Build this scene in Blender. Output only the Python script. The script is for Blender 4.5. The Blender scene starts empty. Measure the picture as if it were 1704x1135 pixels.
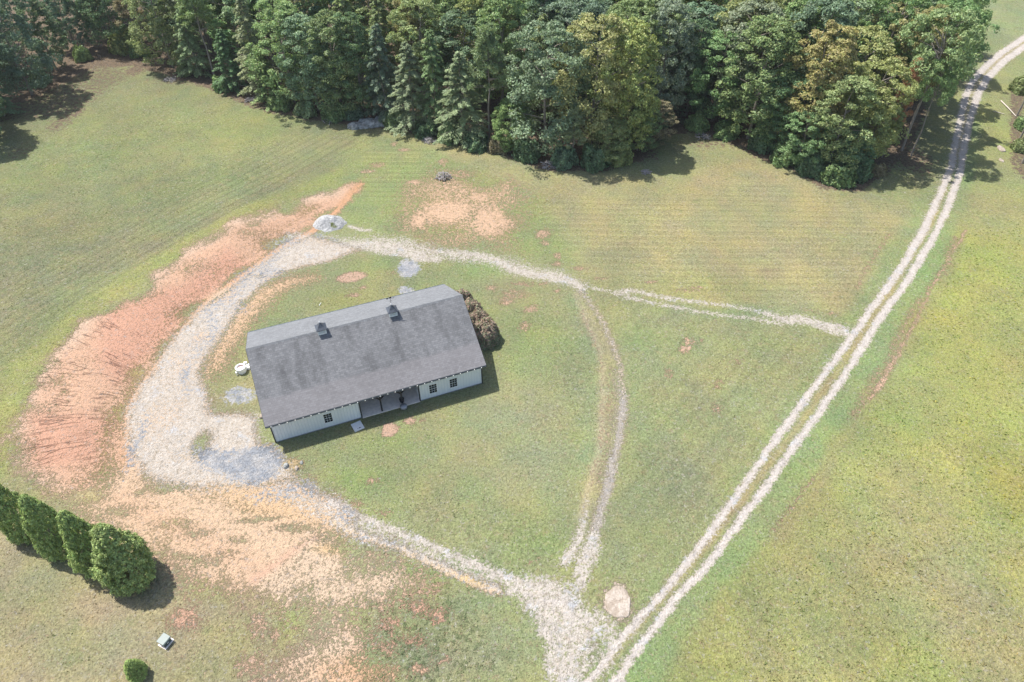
import bpy, math, random
import numpy as np
C = bpy.context.scene.collection
R_ = math.radians
# ------------------------------------------------------------------ camera and survey helpers
CAMH, PITCH, ROLL, FPX, PSI = 57.0, .7561, -.0105, 1200.0, .3662
BARN = np.array([-.4185*CAMH, .8058*CAMH, 0.0])
SUNV = np.array([.441, -.271])                       # shadow offset per metre of height
U_ = np.array([0, math.sin(PITCH), math.cos(PITCH)]); F_ = np.array([0, math.cos(PITCH), -math.sin(PITCH)]); X_ = np.array([1., 0, 0])
CX = math.cos(ROLL)*X_ + math.sin(ROLL)*U_; CY = -math.sin(ROLL)*X_ + math.cos(ROLL)*U_

def G(px, py, z=0.0):
    """surveyed ground point seen at a spot of the aerial photo (1704 x 1135)"""
    d = F_ + CX*(px-852)/FPX - CY*(py-567.5)/FPX
    t = (z-CAMH)/d[2]
    return np.array([d[0]*t, d[1]*t])
def MPP(px, py):
    g = G(px, py); d = math.sqrt(g[0]**2+g[1]**2+CAMH**2)
    return d/FPX, CAMH/d

# ------------------------------------------------------------------ numpy noise
def _h(ix, iy, s):
    n = (ix.astype(np.int64)*374761393 + iy.astype(np.int64)*668265263 + s*1442695041) & 0xffffffff
    n = ((n ^ (n >> 13))*1274126177) & 0xffffffff
    return ((n ^ (n >> 16)) & 0xffffff)/float(0xffffff)
def vn(x, y, s=0):
    ix = np.floor(x); iy = np.floor(y); fx = x-ix; fy = y-iy
    fx = fx*fx*(3-2*fx); fy = fy*fy*(3-2*fy)
    a = _h(ix, iy, s); b = _h(ix+1, iy, s); c = _h(ix, iy+1, s); d = _h(ix+1, iy+1, s)
    return (a*(1-fx)+b*fx)*(1-fy)+(c*(1-fx)+d*fx)*fy
def fbm(x, y, s=0, o=4):
    v = 0; a = .5; t = 0
    for k in range(o):
        v = v+a*vn(x, y, s+k*17); t += a; a *= .5; x = x*2.03+11.3; y = y*2.03+7.7
    return v/t
def sstep(a, b, x):
    t = np.clip((x-a)/(b-a), 0, 1); return t*t*(3-2*t)
def lin(c):
    c = np.array(c, float)/255
    return np.where(c <= .04045, c/12.92, ((c+.055)/1.055)**2.4)
KALB = .50                                         # sunlit display value -> base colour
def alb(*c): return lin(c)*KALB

# ------------------------------------------------------------------ tagging and object helpers
def tag(o, label=None, cat=None, group=None, kind=None):
    if label: o['label'] = label
    if cat: o['category'] = cat
    if group: o['group'] = group
    if kind: o['kind'] = kind
    return o
def link(name, me, mats=(), parent=None):
    o = bpy.data.objects.new(name, me); C.objects.link(o)
    if me is not None:
        for m in (mats if isinstance(mats, (list, tuple)) else [mats]): me.materials.append(m)
    if parent: o.parent = parent
    return o
def empty(name, loc=(0, 0, 0), rz=0):
    o = bpy.data.objects.new(name, None); C.objects.link(o); o.location = loc; o.rotation_euler = (0, 0, rz)
    o.empty_display_size = .3
    return o
def mesh_np(name, V, F, smooth=False):
    """V (n,3), F (m,k) arrays"""
    me = bpy.data.meshes.new(name); F = np.asarray(F, np.int32); m, k = F.shape
    me.vertices.add(len(V)); me.vertices.foreach_set('co', np.asarray(V, np.float32).ravel())
    me.loops.add(m*k); me.loops.foreach_set('vertex_index', F.ravel())
    me.polygons.add(m); me.polygons.foreach_set('loop_start', np.arange(0, m*k, k, dtype=np.int32))
    me.polygons.foreach_set('loop_total', np.full(m, k, np.int32))
    if smooth: me.polygons.foreach_set('use_smooth', np.ones(m, bool))
    me.update(calc_edges=True); return me

class MB:
    """collects boxes, tubes and polygons, builds them as one mesh"""
    def __init__(s): s.v = []; s.f = []
    def add(s, vs, fs):
        n = len(s.v); s.v += [tuple(map(float, v)) for v in vs]; s.f += [tuple(i+n for i in f) for f in fs]
    def box(s, x0, x1, y0, y1, z0, z1):
        s.add([(x0, y0, z0), (x1, y0, z0), (x1, y1, z0), (x0, y1, z0), (x0, y0, z1), (x1, y0, z1), (x1, y1, z1), (x0, y1, z1)],
              [(0, 3, 2, 1), (4, 5, 6, 7), (0, 1, 5, 4), (1, 2, 6, 5), (2, 3, 7, 6), (3, 0, 4, 7)])
    def tube(s, pts, rad, n=6, cap=True):
        pts = [np.array(p, float) for p in pts]
        rad = rad if isinstance(rad, (list, tuple)) else [rad]*len(pts)
        vs = []
        for i, p in enumerate(pts):
            d = pts[min(i+1, len(pts)-1)]-pts[max(i-1, 0)]; d = d/(np.linalg.norm(d)+1e-9)
            a = np.cross(d, [0, 0, 1.]) if abs(d[2]) < .9 else np.cross(d, [1., 0, 0]); a /= np.linalg.norm(a); b = np.cross(d, a)
            for k in range(n):
                t = 2*math.pi*k/n; vs.append(p+rad[i]*(math.cos(t)*a+math.sin(t)*b))
        fs = [(i*n+k, i*n+(k+1) % n, (i+1)*n+(k+1) % n, (i+1)*n+k) for i in range(len(pts)-1) for k in range(n)]
        if cap: fs += [tuple(range(n))[::-1], tuple((len(pts)-1)*n+k for k in range(n))]
        s.add(vs, fs)
    def lathe(s, prof, n=20, c=(0, 0)):
        vs = [(c[0]+r*math.cos(2*math.pi*k/n), c[1]+r*math.sin(2*math.pi*k/n), z) for r, z in prof for k in range(n)]
        fs = [(i*n+k, i*n+(k+1) % n, (i+1)*n+(k+1) % n, (i+1)*n+k) for i in range(len(prof)-1) for k in range(n)]
        s.add(vs, fs)
    def prism(s, poly, axis, a, b):
        """polygon in the two other axes, extruded along axis from a to b"""
        def pt(u, v, w): return {'x': (w, u, v), 'y': (u, w, v), 'z': (u, v, w)}[axis]
        n = len(poly); vs = [pt(u, v, a) for u, v in poly]+[pt(u, v, b) for u, v in poly]
        s.add(vs, [tuple(range(n))[::-1], tuple(range(n, 2*n))]+[(k, (k+1) % n, n+(k+1) % n, n+k) for k in range(n)])
    def build(s, name, mats, parent=None, bevel=0, smooth=False):
        me = bpy.data.meshes.new(name); me.from_pydata(s.v, [], s.f)
        import bmesh
        bm = bmesh.new(); bm.from_mesh(me); bmesh.ops.recalc_face_normals(bm, faces=bm.faces)
        if bevel: bmesh.ops.bevel(bm, geom=list(bm.edges), offset=bevel, segments=2, affect='EDGES', profile=.7)
        for f in bm.faces: f.smooth = smooth
        bm.to_mesh(me); bm.free()
        return link(name, me, mats, parent)

# ------------------------------------------------------------------ node helper
class NT:
    def __init__(s, name, disp=False):
        s.m = bpy.data.materials.new(name); s.m.use_nodes = True; s.t = s.m.node_tree; s.t.nodes.clear()
        s.out = s.n('ShaderNodeOutputMaterial')
    def n(s, t, **k):
        nd = s.t.nodes.new(t)
        for a, b in k.items(): setattr(nd, a, b)
        return nd
    def put(s, sock, v):
        if isinstance(v, bpy.types.NodeSocket): s.t.links.new(v, sock)
        elif v is not None:
            if hasattr(sock.default_value, '__len__') and not hasattr(v, '__len__'): v = (v,)*len(sock.default_value)
            if hasattr(v, '__len__') and len(sock.default_value) == 4 and len(v) == 3: v = tuple(v)+(1,)
            sock.default_value = tuple(float(q) for q in v) if hasattr(v, '__len__') else v
    def math(s, op, a, b=None, c=None, clamp=False):
        nd = s.n('ShaderNodeMath', operation=op, use_clamp=clamp); s.put(nd.inputs[0], a)
        if b is not None: s.put(nd.inputs[1], b)
        if c is not None: s.put(nd.inputs[2], c)
        return nd.outputs[0]
    def mul(s, a, b): return s.math('MULTIPLY', a, b)
    def add(s, a, b): return s.math('ADD', a, b)
    def mad(s, a, b, c): return s.math('MULTIPLY_ADD', a, b, c)
    def mix(s, f, a, b, mode='MIX'):
        nd = s.n('ShaderNodeMix', data_type='RGBA', blend_type=mode); s.put(nd.inputs[0], f); s.put(nd.inputs[6], a); s.put(nd.inputs[7], b)
        return nd.outputs[2]
    def scale(s, col, f):
        nd = s.n('ShaderNodeVectorMath', operation='SCALE'); s.put(nd.inputs[0], col); s.put(nd.inputs[3], f); return nd.outputs[0]
    def ss(s, a, b, x):
        nd = s.n('ShaderNodeMapRange', interpolation_type='SMOOTHSTEP'); s.put(nd.inputs[0], x); nd.inputs[1].default_value = a; nd.inputs[2].default_value = b
        return nd.outputs[0]
    def map(s, x, a, b, c, d):
        nd = s.n('ShaderNodeMapRange'); s.put(nd.inputs[0], x)
        for i, v in enumerate((a, b, c, d)): nd.inputs[i+1].default_value = v
        return nd.outputs[0]
    def coord(s, which='Object', scale=(1, 1, 1), rot=(0, 0, 0)):
        tc = s.n('ShaderNodeTexCoord'); mp = s.n('ShaderNodeMapping'); s.put(mp.inputs[0], tc.outputs[which])
        mp.inputs[3].default_value = scale; mp.inputs[2].default_value = rot; return mp.outputs[0]
    def noise(s, vec, sc, det=4, rough=.55, dist=0, out=0):
        nd = s.n('ShaderNodeTexNoise'); s.put(nd.inputs['Vector'], vec); nd.inputs['Scale'].default_value = sc
        nd.inputs['Detail'].default_value = det; nd.inputs['Roughness'].default_value = rough; nd.inputs['Distortion'].default_value = dist
        return nd.outputs[out]
    def voro(s, vec, sc, out='Distance', feature='F1'):
        nd = s.n('ShaderNodeTexVoronoi', feature=feature); s.put(nd.inputs['Vector'], vec); nd.inputs['Scale'].default_value = sc
        return nd.outputs[out]
    def attr(s, name, out='Color'):
        nd = s.n('ShaderNodeAttribute', attribute_name=name); return nd.outputs[out]
    def rgb(s, col):
        nd = s.n('ShaderNodeSeparateColor'); s.put(nd.inputs[0], col); return nd.outputs
    def bump(s, h, dist, strength=1.0, normal=None):
        nd = s.n('ShaderNodeBump'); s.put(nd.inputs['Height'], h); nd.inputs['Distance'].default_value = dist; nd.inputs['Strength'].default_value = strength
        if normal is not None: s.put(nd.inputs['Normal'], normal)
        return nd.outputs[0]
    def pbsdf(s, col, rough=.9, normal=None, metal=0, spec=.3):
        b = s.n('ShaderNodeBsdfPrincipled'); s.put(b.inputs['Base Color'], col); s.put(b.inputs['Roughness'], rough)
        b.inputs['Metallic'].default_value = metal; b.inputs['Specular IOR Level'].default_value = spec
        if normal is not None: s.put(b.inputs['Normal'], normal)
        return b.outputs[0]
    def done(s, sh): s.t.links.new(sh, s.out.inputs[0]); return s.m
M = {}
def simple(name, col, rough=.6, nscale=6, namp=.18, metal=0, bump=0, spec=.4, stretch=(1, 1, 1)):
    n = NT(name); v = n.coord('Object', stretch); a = n.noise(v, nscale, 5, .6); f = n.map(a, .3, .7, 1-namp, 1+namp)
    M[name] = n.done(n.pbsdf(n.scale(tuple(col)+(1,) if len(col) == 3 else col, f) if False else n.scale(col, f), rough,
                             n.bump(a, bump) if bump else None, metal, spec)); return M[name]

# ================================================================== GROUND
def axis(a, b, stepf, ends):
    v = [a]
    while v[-1] < b: v.append(v[-1]+stepf(v[-1]))
    return np.array(v)
def bank_pts():
    inner = [(600, 318), (520, 378), (452, 420), (400, 455), (345, 495), (300, 538), (262, 585), (232, 630), (214, 680), (212, 740), (222, 790)]
    return np.array([G(*p) for p in inner])
BANK = bank_pts(); HUB = G(408, 672)
def seg_dist(P, pts, closed=False):
    """distance from P to a polyline and the interpolated parameter"""
    best = np.full(len(P), 1e9); par = np.zeros(len(P)); n = len(pts)
    for i in range(n if closed else n-1):
        a = pts[i]; b = pts[(i+1) % n]; d = b-a; L2 = d@d+1e-9
        t = np.clip(((P-a)@d)/L2, 0, 1); q = np.hypot(*(P-a-t[:, None]*d).T)
        m = q < best; best[m] = q[m]; par[m] = i+t[m]
    return best, par
def height(P):
    P = np.atleast_2d(P).astype(float); x, y = P[:, 0], P[:, 1]
    z = (fbm(x/23, y/23, 3, 3)-.5)*.5
    near = (x > -80) & (x < -10) & (y > 20) & (y < 110)
    q = P[near]
    if len(q):
        d, par = seg_dist(q, BANK); h = BANK-HUB
        rb = np.hypot(*(q-HUB).T)
        k = np.clip(par.astype(int), 0, len(BANK)-2); nb = BANK[k]+(par-k)[:, None]*(BANK[k+1]-BANK[k])
        outside = rb > np.hypot(*(nb-HUB).T)
        end = np.clip(np.minimum(par, len(BANK)-1-par)/1.5, 0, 1)
        zz = np.where(outside, sstep(0, 6, d)*(1-sstep(9, 26, d)), 0)*.75*end
        z[near] += zz
    d = np.hypot(x-(BARN[0]+7), y-(BARN[1]+10)); z *= sstep(13, 26, d)
    return z
def Z(x, y): return float(height([[x, y]])[0])

xs = np.concatenate([-np.geomspace(2500, 140, 24), axis(-128, 128, lambda v: .33, 0), np.geomspace(140, 2500, 24)])
ys = np.concatenate([-np.geomspace(2500, 30, 24), axis(-15, 14, lambda v: 2, 0), axis(15.5, 184, lambda v: .22+.0014*(v-15), 0), np.geomspace(190, 3000, 26)])
XX, YY = np.meshgrid(xs, ys); P = np.stack([XX.ravel(), YY.ravel()], 1); NV = len(P)
zz = height(P); zz[(np.abs(P[:, 0]) > 135) | (P[:, 1] > 188) | (P[:, 1] < 10)] *= .3
nx, ny = len(xs), len(ys)
ii = (np.arange(ny-1)[:, None]*nx+np.arange(nx-1)[None, :]).ravel()
gme = mesh_np('ground', np.column_stack([P, zz]), np.column_stack([ii, ii+1, ii+nx+1, ii+nx]), True)

# painted zones (all in metres on the ground)
w1_, w2_ = fbm(P[:, 0]/3.5, P[:, 1]/3.5, 5, 4)-.5, fbm(P[:, 0]/3.5, P[:, 1]/3.5, 6, 4)-.5; wx = P[:, 0]+w1_*1.5; wy = P[:, 1]+w2_*1.5; W3 = P+np.stack([w1_, w2_], 1)*5.5
W = np.stack([wx, wy], 1)                          # wobbled coordinates: ragged zone edges
wx2 = P[:, 0]+(fbm(P[:, 0]/1.2, P[:, 1]/1.2, 15, 2)-.5)*.35; wy2 = P[:, 1]+(fbm(P[:, 0]/1.2, P[:, 1]/1.2, 16, 2)-.5)*.35
W2 = np.stack([wx2, wy2], 1)                       # hardly wobbled, for wheel tracks
def inside(Q, poly):
    r = np.zeros(len(Q), bool); n = len(poly)
    for i in range(n):
        a = poly[i]; b = poly[(i+1) % n]
        c = (a[1] > Q[:, 1]) != (b[1] > Q[:, 1])
        xi = (b[0]-a[0])*(Q[:, 1]-a[1])/(b[1]-a[1]+1e-12)+a[0]
        r ^= c & (Q[:, 0] < xi)
    return r
def box_of(pts, m): return np.nonzero((P[:, 0] > pts[:, 0].min()-m) & (P[:, 0] < pts[:, 0].max()+m) & (P[:, 1] > pts[:, 1].min()-m) & (P[:, 1] < pts[:, 1].max()+m))[0]
def poly(px, feather=1.0, w=None):
    pts = np.array([G(*p) for p in px]); idx = box_of(pts, feather+2); Q = (W if w is None else w)[idx]
    d, _ = seg_dist(Q, pts, True); s = np.where(inside(Q, pts), d, -d)
    return idx, sstep(-feather/2, feather/2, s)
def line(px, hw, feather=.5, w=None):
    """polyline, half width in photo pixels (number or one per point)"""
    pts = np.array([G(*p) for p in px]); hw = hw if hasattr(hw, '__len__') else [hw]*len(px)
    hm = np.array([h*MPP(*p)[0] for h, p in zip(hw, px)]); idx = box_of(pts, hm.max()+feather+2); Q = (W2 if w is None else w)[idx]
    d, par = seg_dist(Q, pts); k = np.clip(par.astype(int), 0, len(pts)-2); ww = hm[k]+(par-k)*(hm[k+1]-hm[k])
    return idx, 1-sstep(-feather/2, feather/2, d-ww)
def blob(px, py, rx, ry, soft=.6, ang=0, w=None):
    c = G(px, py); m, s = MPP(px, py); a, b = rx*m, ry*m/s
    idx = np.nonzero((np.abs(P[:, 0]-c[0]) < max(a, b)*1.6+2) & (np.abs(P[:, 1]-c[1]) < max(a, b)*1.6+2))[0]
    q = (W if w is None else w)[idx]-c; t = math.radians(ang); u = q[:, 0]*math.cos(t)+q[:, 1]*math.sin(t); v = -q[:, 0]*math.sin(t)+q[:, 1]*math.cos(t)
    return idx, 1-sstep(1-soft, 1+soft*.6, np.sqrt((u/a)**2+(v/b)**2))
base = np.tile(alb(152, 156, 103), (NV, 1)); dcol = np.tile(alb(226, 186, 156), (NV, 1))
lay = {k: np.zeros(NV) for k in ('gravel', 'dirt', 'blue', 'litter', 'stripe', 'rill', 'rough', 'weed')}
phase = P[:, 1]+.04*P[:, 0]
def hue(sel, col, a=1.0):
    i, m = sel; m = (m*a)[:, None]; base[i] = base[i]*(1-m)+alb(*col)*m
def dc(sel, col, a=1.0):
    i, m = sel; m = (m*a)[:, None]; dcol[i] = dcol[i]*(1-m)+alb(*col)*m
def put(k, sel, v, mode='max'):
    i, m = sel; L = lay[k]
    if mode == 'max': L[i] = np.maximum(L[i], m*v)
    elif mode == 'set': L[i] = L[i]*(1-m)+v*m
    elif mode == 'cut': L[i] = L[i]*(1-m*v)
#ZONES
# ---- broad grass tones
hue(poly([(-200, -60), (560, -60), (640, 230), (520, 330), (330, 400), (180, 490), (60, 600), (0, 760), (-200, 900)], 6), (143, 146, 98))
for b in [(300, 220, 160, 60, (152, 158, 96)), (120, 260, 120, 50, (140, 150, 92)), (420, 210, 70, 30, (158, 164, 92)), (150, 400, 150, 50, (138, 138, 98)), (380, 300, 120, 40, (140, 148, 96)),
          (60, 480, 90, 60, (140, 139, 100)), (250, 330, 90, 40, (134, 142, 92)), (30, 620, 40, 80, (152, 152, 92))]: hue(blob(*b[:4], soft=.9), b[4], .8)
hue(line([(640, 250), (540, 305), (430, 350), (330, 405), (250, 455), (170, 500), (110, 560), (60, 605), (25, 680), (0, 760)], [16, 16, 15, 18, 20, 20, 22, 24, 24, 24], 2.5, W), (160, 162, 88))
hue(line([(620, 215), (500, 290), (350, 370), (240, 430)], 7, 2, W), (134, 130, 96), .7)
hue(poly([(700, 215), (900, 280), (1140, 300), (1250, 260), (1400, 330), (1510, 340), (1480, 400), (1400, 530), (1230, 515), (1060, 480), (960, 450), (900, 380), (760, 300)], 5), (168, 160, 108))
hue(poly([(590, 225), (720, 250), (900, 330), (950, 440), (880, 425), (780, 390), (640, 385), (560, 370), (560, 300)], 3), (150, 158, 96))
hue(blob(640, 330, 70, 45, .9), (138, 156, 92), .7)
hue(blob(900, 400, 60, 25, .9), (150, 160, 96), .7)
hue(blob(1290, 300, 130, 26, .9), (176, 164, 116), .8)
hue(blob(1300, 440, 150, 40, .9), (176, 162, 112), .7)
hue(blob(1180, 480, 110, 22, .9), (166, 164, 92), .7)
hue(poly([(1560, 340), (1800, 240), (1800, 1300), (1020, 1300), (1100, 1090), (1300, 800), (1480, 540)], 4), (158, 160, 88))
for b in [(1600, 560, 60, 110, (172, 169, 82)), (1660, 700, 60, 90, (172, 169, 84)), (1670, 800, 60, 70, (156, 152, 66)), (1560, 470, 60, 50, (166, 174, 80)), (1500, 640, 60, 60, (152, 160, 92)), (1480, 800, 80, 60, (158, 156, 98)),
          (1560, 960, 120, 90, (160, 150, 108)), (1370, 1000, 90, 90, (152, 150, 100)), (1300, 1080, 90, 60, (148, 152, 98)), (1660, 1060, 80, 80, (162, 152, 112)), (1430, 880, 60, 50, (164, 158, 100)), (1640, 430, 60, 40, (164, 170, 78)),
          (1680, 940, 50, 60, (160, 158, 90)), (1560, 760, 50, 40, (168, 166, 86)), (1400, 790, 40, 60, (164, 166, 90))]: hue(blob(*b[:4], soft=.9), b[4], .75)
# between barn and road
hue(poly([(1000, 500), (1380, 560), (1390, 600), (1200, 850), (1000, 1100), (980, 980), (1040, 720)], 4), (153, 158, 104))
for b in [(1110, 620, 60, 50, (146, 152, 104)), (1230, 620, 70, 30, (160, 162, 100)), (1150, 780, 60, 50, (150, 150, 110)), (1080, 860, 50, 50, (140, 156, 104)), (1200, 520, 90, 12, (134, 156, 104)), (1060, 560, 40, 30, (136, 158, 100)),
          (900, 560, 60, 50, (146, 162, 96)), (860, 690, 80, 50, (158, 158, 116)), (760, 760, 80, 30, (156, 156, 110)), (640, 740, 60, 26, (150, 162, 92)), (880, 780, 90, 50, (152, 156, 112)), (830, 880, 60, 30, (148, 158, 104)), (960, 640, 26, 70, (138, 152, 108)),
          (800, 450, 50, 14, (140, 162, 96)), (560, 500, 50, 20, (148, 154, 88)), (620, 440, 40, 16, (142, 160, 92)), (400, 610, 24, 26, (150, 160, 92)), (920, 900, 50, 24, (142, 164, 98)), (600, 800, 50, 24, (142, 160, 90)),
          (700, 950, 80, 14, (130, 154, 96)), (800, 1010, 70, 24, (132, 154, 104)), (680, 1070, 80, 40, (140, 146, 104)), (850, 1080, 70, 50, (136, 150, 106)), (760, 1110, 60, 30, (150, 146, 108))]: hue(blob(*b[:4], soft=.9), b[4], .75)
# road verges
hue(line([(1000, 1200), (1150, 1010), (1300, 815), (1430, 620), (1540, 440), (1590, 320), (1640, 180), (1760, 80)], [26, 24, 24, 22, 20, 18, 16, 16], 1.5, W), (140, 164, 102), .8)
hue(line([(940, 1180), (1090, 970), (1240, 780), (1380, 590), (1490, 420), (1550, 310)], 10, 1.5, W), (146, 162, 102), .7)
hue(line([(1010, 1110), (1070, 1030), (1160, 925), (1260, 800), (1340, 695), (1430, 565), (1510, 440), (1550, 370), (1590, 260), (1612, 165), (1660, 100), (1760, 40)], 5, .5), (176, 160, 108), .9)
hue(line([(1596, 400), (1560, 480), (1500, 570), (1450, 650), (1400, 740), (1330, 850), (1290, 900)], [5, 10, 11, 10, 8, 8, 8], 1.6, W), (166, 148, 108), .42)
# south-west lawn
hue(poly([(-300, 830), (60, 860), (150, 960), (280, 930), (420, 990), (560, 1010), (560, 1300), (-300, 1300)], 5), (168, 154, 116))
for b in [(60, 1000, 60, 50, (158, 156, 108)), (110, 1090, 60, 30, (154, 154, 104)), (330, 970, 40, 20, (150, 154, 98)), (380, 990, 40, 18, (154, 160, 92)), (370, 1060, 50, 40, (160, 154, 106)), (480, 1045, 26, 28, (156, 166, 84)), (160, 1010, 60, 20, (174, 152, 122)), (340, 1110, 60, 24, (152, 152, 100)), (20, 760, 20, 30, (152, 158, 84)), (290, 1070, 40, 30, (168, 150, 114)), (600, 1010, 30, 14, (152, 160, 88))]: hue(blob(*b[:4], soft=.9), b[4], .75)
# top right field
hue(poly([(1560, -60), (1900, -60), (1900, 60), (1700, 60), (1620, 110), (1580, 150)], 3), (146, 158, 106))
hue(poly([(1640, 130), (1720, 90), (1800, 90), (1800, 330), (1620, 330), (1630, 220)], 2), (154, 160, 98))
hue(blob(1650, 210, 22, 50, .9), (166, 170, 88), .8)
hue(blob(1640, 350, 60, 24, .9), (158, 154, 102), .8)
# wood floor: leaf litter
lit = [(-300, -200), (-300, 330), (-60, 215), (20, 178), (90, 150), (160, 112), (220, 112), (290, 128), (350, 150), (440, 184), (520, 200), (600, 210), (690, 222), (760, 240), (830, 255), (900, 285), (1000, 285), (1070, 268), (1100, 225), (1160, 215), (1240, 252), (1310, 280), (1370, 312), (1430, 318), (1480, 285), (1520, 240), (1560, 130), (1600, 40), (1640, -200)]
put('litter', poly(lit, 2.5), 1)
put('litter', poly([(60, 130), (130, 95), (230, 118), (150, 175), (90, 200), (40, 200), (-20, 210)], 4), .5)
for b in [(225, 118, 16, 7, .8), (125, 188, 14, 7, .7), (100, 205, 20, 12, .6), (30, 255, 20, 10, .4), (300, 132, 60, 8, .5), (1180, 240, 50, 10, .45), (1510, 260, 34, 22, .8), (1600, 120, 22, 7, .5), (1590, 305, 8, 7, .5), (1080, 250, 20, 18, .6), (480, 130, 6, 6, 0)]:
    put('litter', blob(*b[:4], soft=.8), b[4])
put('litter', line([(1700, 140), (1690, 180), (1692, 230), (1698, 270), (1720, 300)], [12, 9, 10, 12, 14], 1.5, W), .7)
# ---- the red cut bank
bank_out = [(602, 300), (560, 318), (500, 338), (450, 362), (380, 382), (340, 412), (300, 432), (262, 462), (235, 492), (190, 512), (146, 540), (130, 566), (96, 590), (80, 618), (52, 648), (40, 690), (22, 738), (34, 780), (58, 800), (80, 828), (110, 850)]
bank_in = [(200, 850), (240, 790), (214, 745), (212, 690), (226, 640), (256, 590), (296, 540), (345, 492), (400, 452), (455, 418), (520, 378), (590, 330), (606, 312)]
bank = bank_out+bank_in
put('dirt', poly(bank, 3.2, W3), .94); hue(poly(bank, 3, W3), (196, 164, 120), .65); dc(poly(bank, 2), (231, 184, 150)); dc(line(bank_out[1:-1], 13, 3, W), (234, 204, 176), .85)
dc(poly([(180, 520), (240, 500), (300, 480), (380, 420), (420, 440), (330, 500), (270, 570), (220, 620), (200, 640), (160, 600)], 3), (225, 164, 135), .8)
dc(poly([(50, 700), (150, 690), (190, 700), (160, 770), (60, 790)], 3), (223, 158, 130), .6)
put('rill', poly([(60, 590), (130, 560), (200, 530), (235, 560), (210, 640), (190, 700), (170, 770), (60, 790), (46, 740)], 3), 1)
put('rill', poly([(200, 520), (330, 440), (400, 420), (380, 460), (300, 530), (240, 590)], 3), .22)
for b in [(70, 690, 30, 14, .35), (55, 760, 16, 16, .35), (100, 640, 24, 10, .4), (95, 612, 16, 8, .45), (150, 610, 20, 12, .2), (110, 660, 9, 5, .5), (250, 500, 26, 10, .25), (420, 395, 40, 12, .4), (500, 350, 30, 10, .4), (150, 800, 34, 18, .35), (330, 450, 40, 12, .3)]:
    put('dirt', blob(*b[:4], soft=.9), b[4], 'cut')
# green strip at the bank foot
strip = [(520, 350), (450, 400), (400, 432), (345, 472), (300, 512), (262, 556), (236, 600), (214, 640), (190, 690), (176, 740), (180, 800)]
put('dirt', line(strip, [5, 5, 5, 6, 6, 6, 6, 7, 9, 12, 12], 2.6, W), .26, 'cut'); hue(line(strip, 18, 2, W), (170, 148, 90), .8)
put('dirt', line(strip[7:], [3, 5, 8, 10], 2.6, W), .34, 'cut'); hue(blob(186, 785, 18, 22, .8), (150, 158, 86))
# bare orange line beside the gravel
edge = [(600, 306), (560, 350), (520, 385), (470, 412), (440, 432), (390, 470), (345, 500), (310, 540), (275, 590), (240, 635), (222, 662), (211, 700), (210, 750), (215, 775)]
put('dirt', line(edge, [5, 6, 8, 8, 8, 8, 7, 6, 6, 7, 7, 7, 7, 6], 1.3), 1); dc(line(edge, 7, 1), (230, 174, 128))
# inner dirt between the gravel and the barn lawn
put('dirt', line([(525, 462), (480, 470), (440, 490), (410, 520), (385, 555), (365, 590), (350, 625)], [8, 14, 20, 23, 22, 18, 10], 5, W), .84); dc(line([(525, 462), (440, 490), (385, 555), (350, 625)], 22, 2), (236, 196, 156))
# ---- dirt south-west
sw = [(150, 820), (215, 770), (260, 795), (330, 800), (420, 812), (520, 835), (570, 880), (560, 910), (500, 965), (440, 1005), (380, 985), (320, 955), (250, 915), (190, 885), (105, 862), (70, 825)]
put('dirt', poly(sw, 6, W3), .93); hue(poly(sw, 6, W3), (200, 172, 130), .62); dc(poly(sw, 3), (234, 200, 164)); dc(line([(200, 830), (330, 900), (430, 950)], 16, 3), (230, 186, 150), .6)
for b in [(270, 812, 30, 7, .5), (290, 870, 40, 7, .5), (330, 885, 34, 8, .5), (200, 850, 26, 8, .6), (140, 828, 30, 10, .75), (230, 820, 10, 6, .8), (430, 866, 40, 5, .75), (490, 882, 40, 7, .8), (350, 930, 40, 12, .45), (300, 925, 26, 8, .3), (545, 900, 20, 7, .7), (400, 905, 20, 8, .4), (240, 840, 40, 6, .2)]:
    put('dirt', blob(*b[:4], soft=.8), b[4], 'cut')
put('dirt', line([(528, 895), (490, 918), (440, 950), (425, 965)], [5, 6, 8, 5], 1.2), 1); dc(line([(528, 895), (490, 918), (425, 965)], 6, 1), (228, 172, 142))
sw2 = [(520, 900), (590, 912), (680, 950), (690, 985), (650, 1015), (560, 1015), (490, 1020), (420, 1010), (440, 960)]
put('dirt', poly(sw2, 7, W3), .86); hue(poly(sw2, 7, W3), (196, 172, 130), .5); dc(poly(sw2, 3), (234, 206, 174)); dc(blob(550, 920, 26, 10, .8), (236, 200, 150))
put('dirt', poly([(550, 1025), (580, 1040), (590, 1080), (560, 1150), (560, 1240), (460, 1240), (470, 1150), (440, 1140), (490, 1090), (530, 1050)], 7, W3), .92); dc(poly([(550, 1025), (590, 1060), (600, 1240), (420, 1240), (490, 1090)], 4), (236, 208, 176))
for b in [(430, 1050, 18, 22, .5), (415, 1110, 26, 18, .55), (455, 1065, 10, 16, .5), (305, 1025, 22, 18, .68), (320, 1040, 16, 14, .4), (382, 980, 14, 6, .8), (560, 1120, 60, 24, .7), (620, 1120, 50, 16, .6), (700, 1010, 30, 14, .62), (735, 1020, 16, 12, .72), (650, 1040, 20, 12, .6), (640, 1075, 26, 14, .55), (690, 1060, 24, 12, .5), (700, 1110, 20, 10, .55), (740, 1095, 14, 8, .5), (690, 980, 50, 6, .55), (610, 1060, 20, 10, .45), (575, 1135, 40, 16, .8), (720, 970, 24, 4, .5)]:
    put('dirt', blob(*b[:4], soft=.8), b[4])
dc(blob(600, 1120, 90, 30, .8), (232, 186, 144)); dc(blob(700, 1040, 70, 50, .8), (224, 170, 142)); dc(blob(305, 1030, 40, 30, .8), (226, 176, 146))
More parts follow.
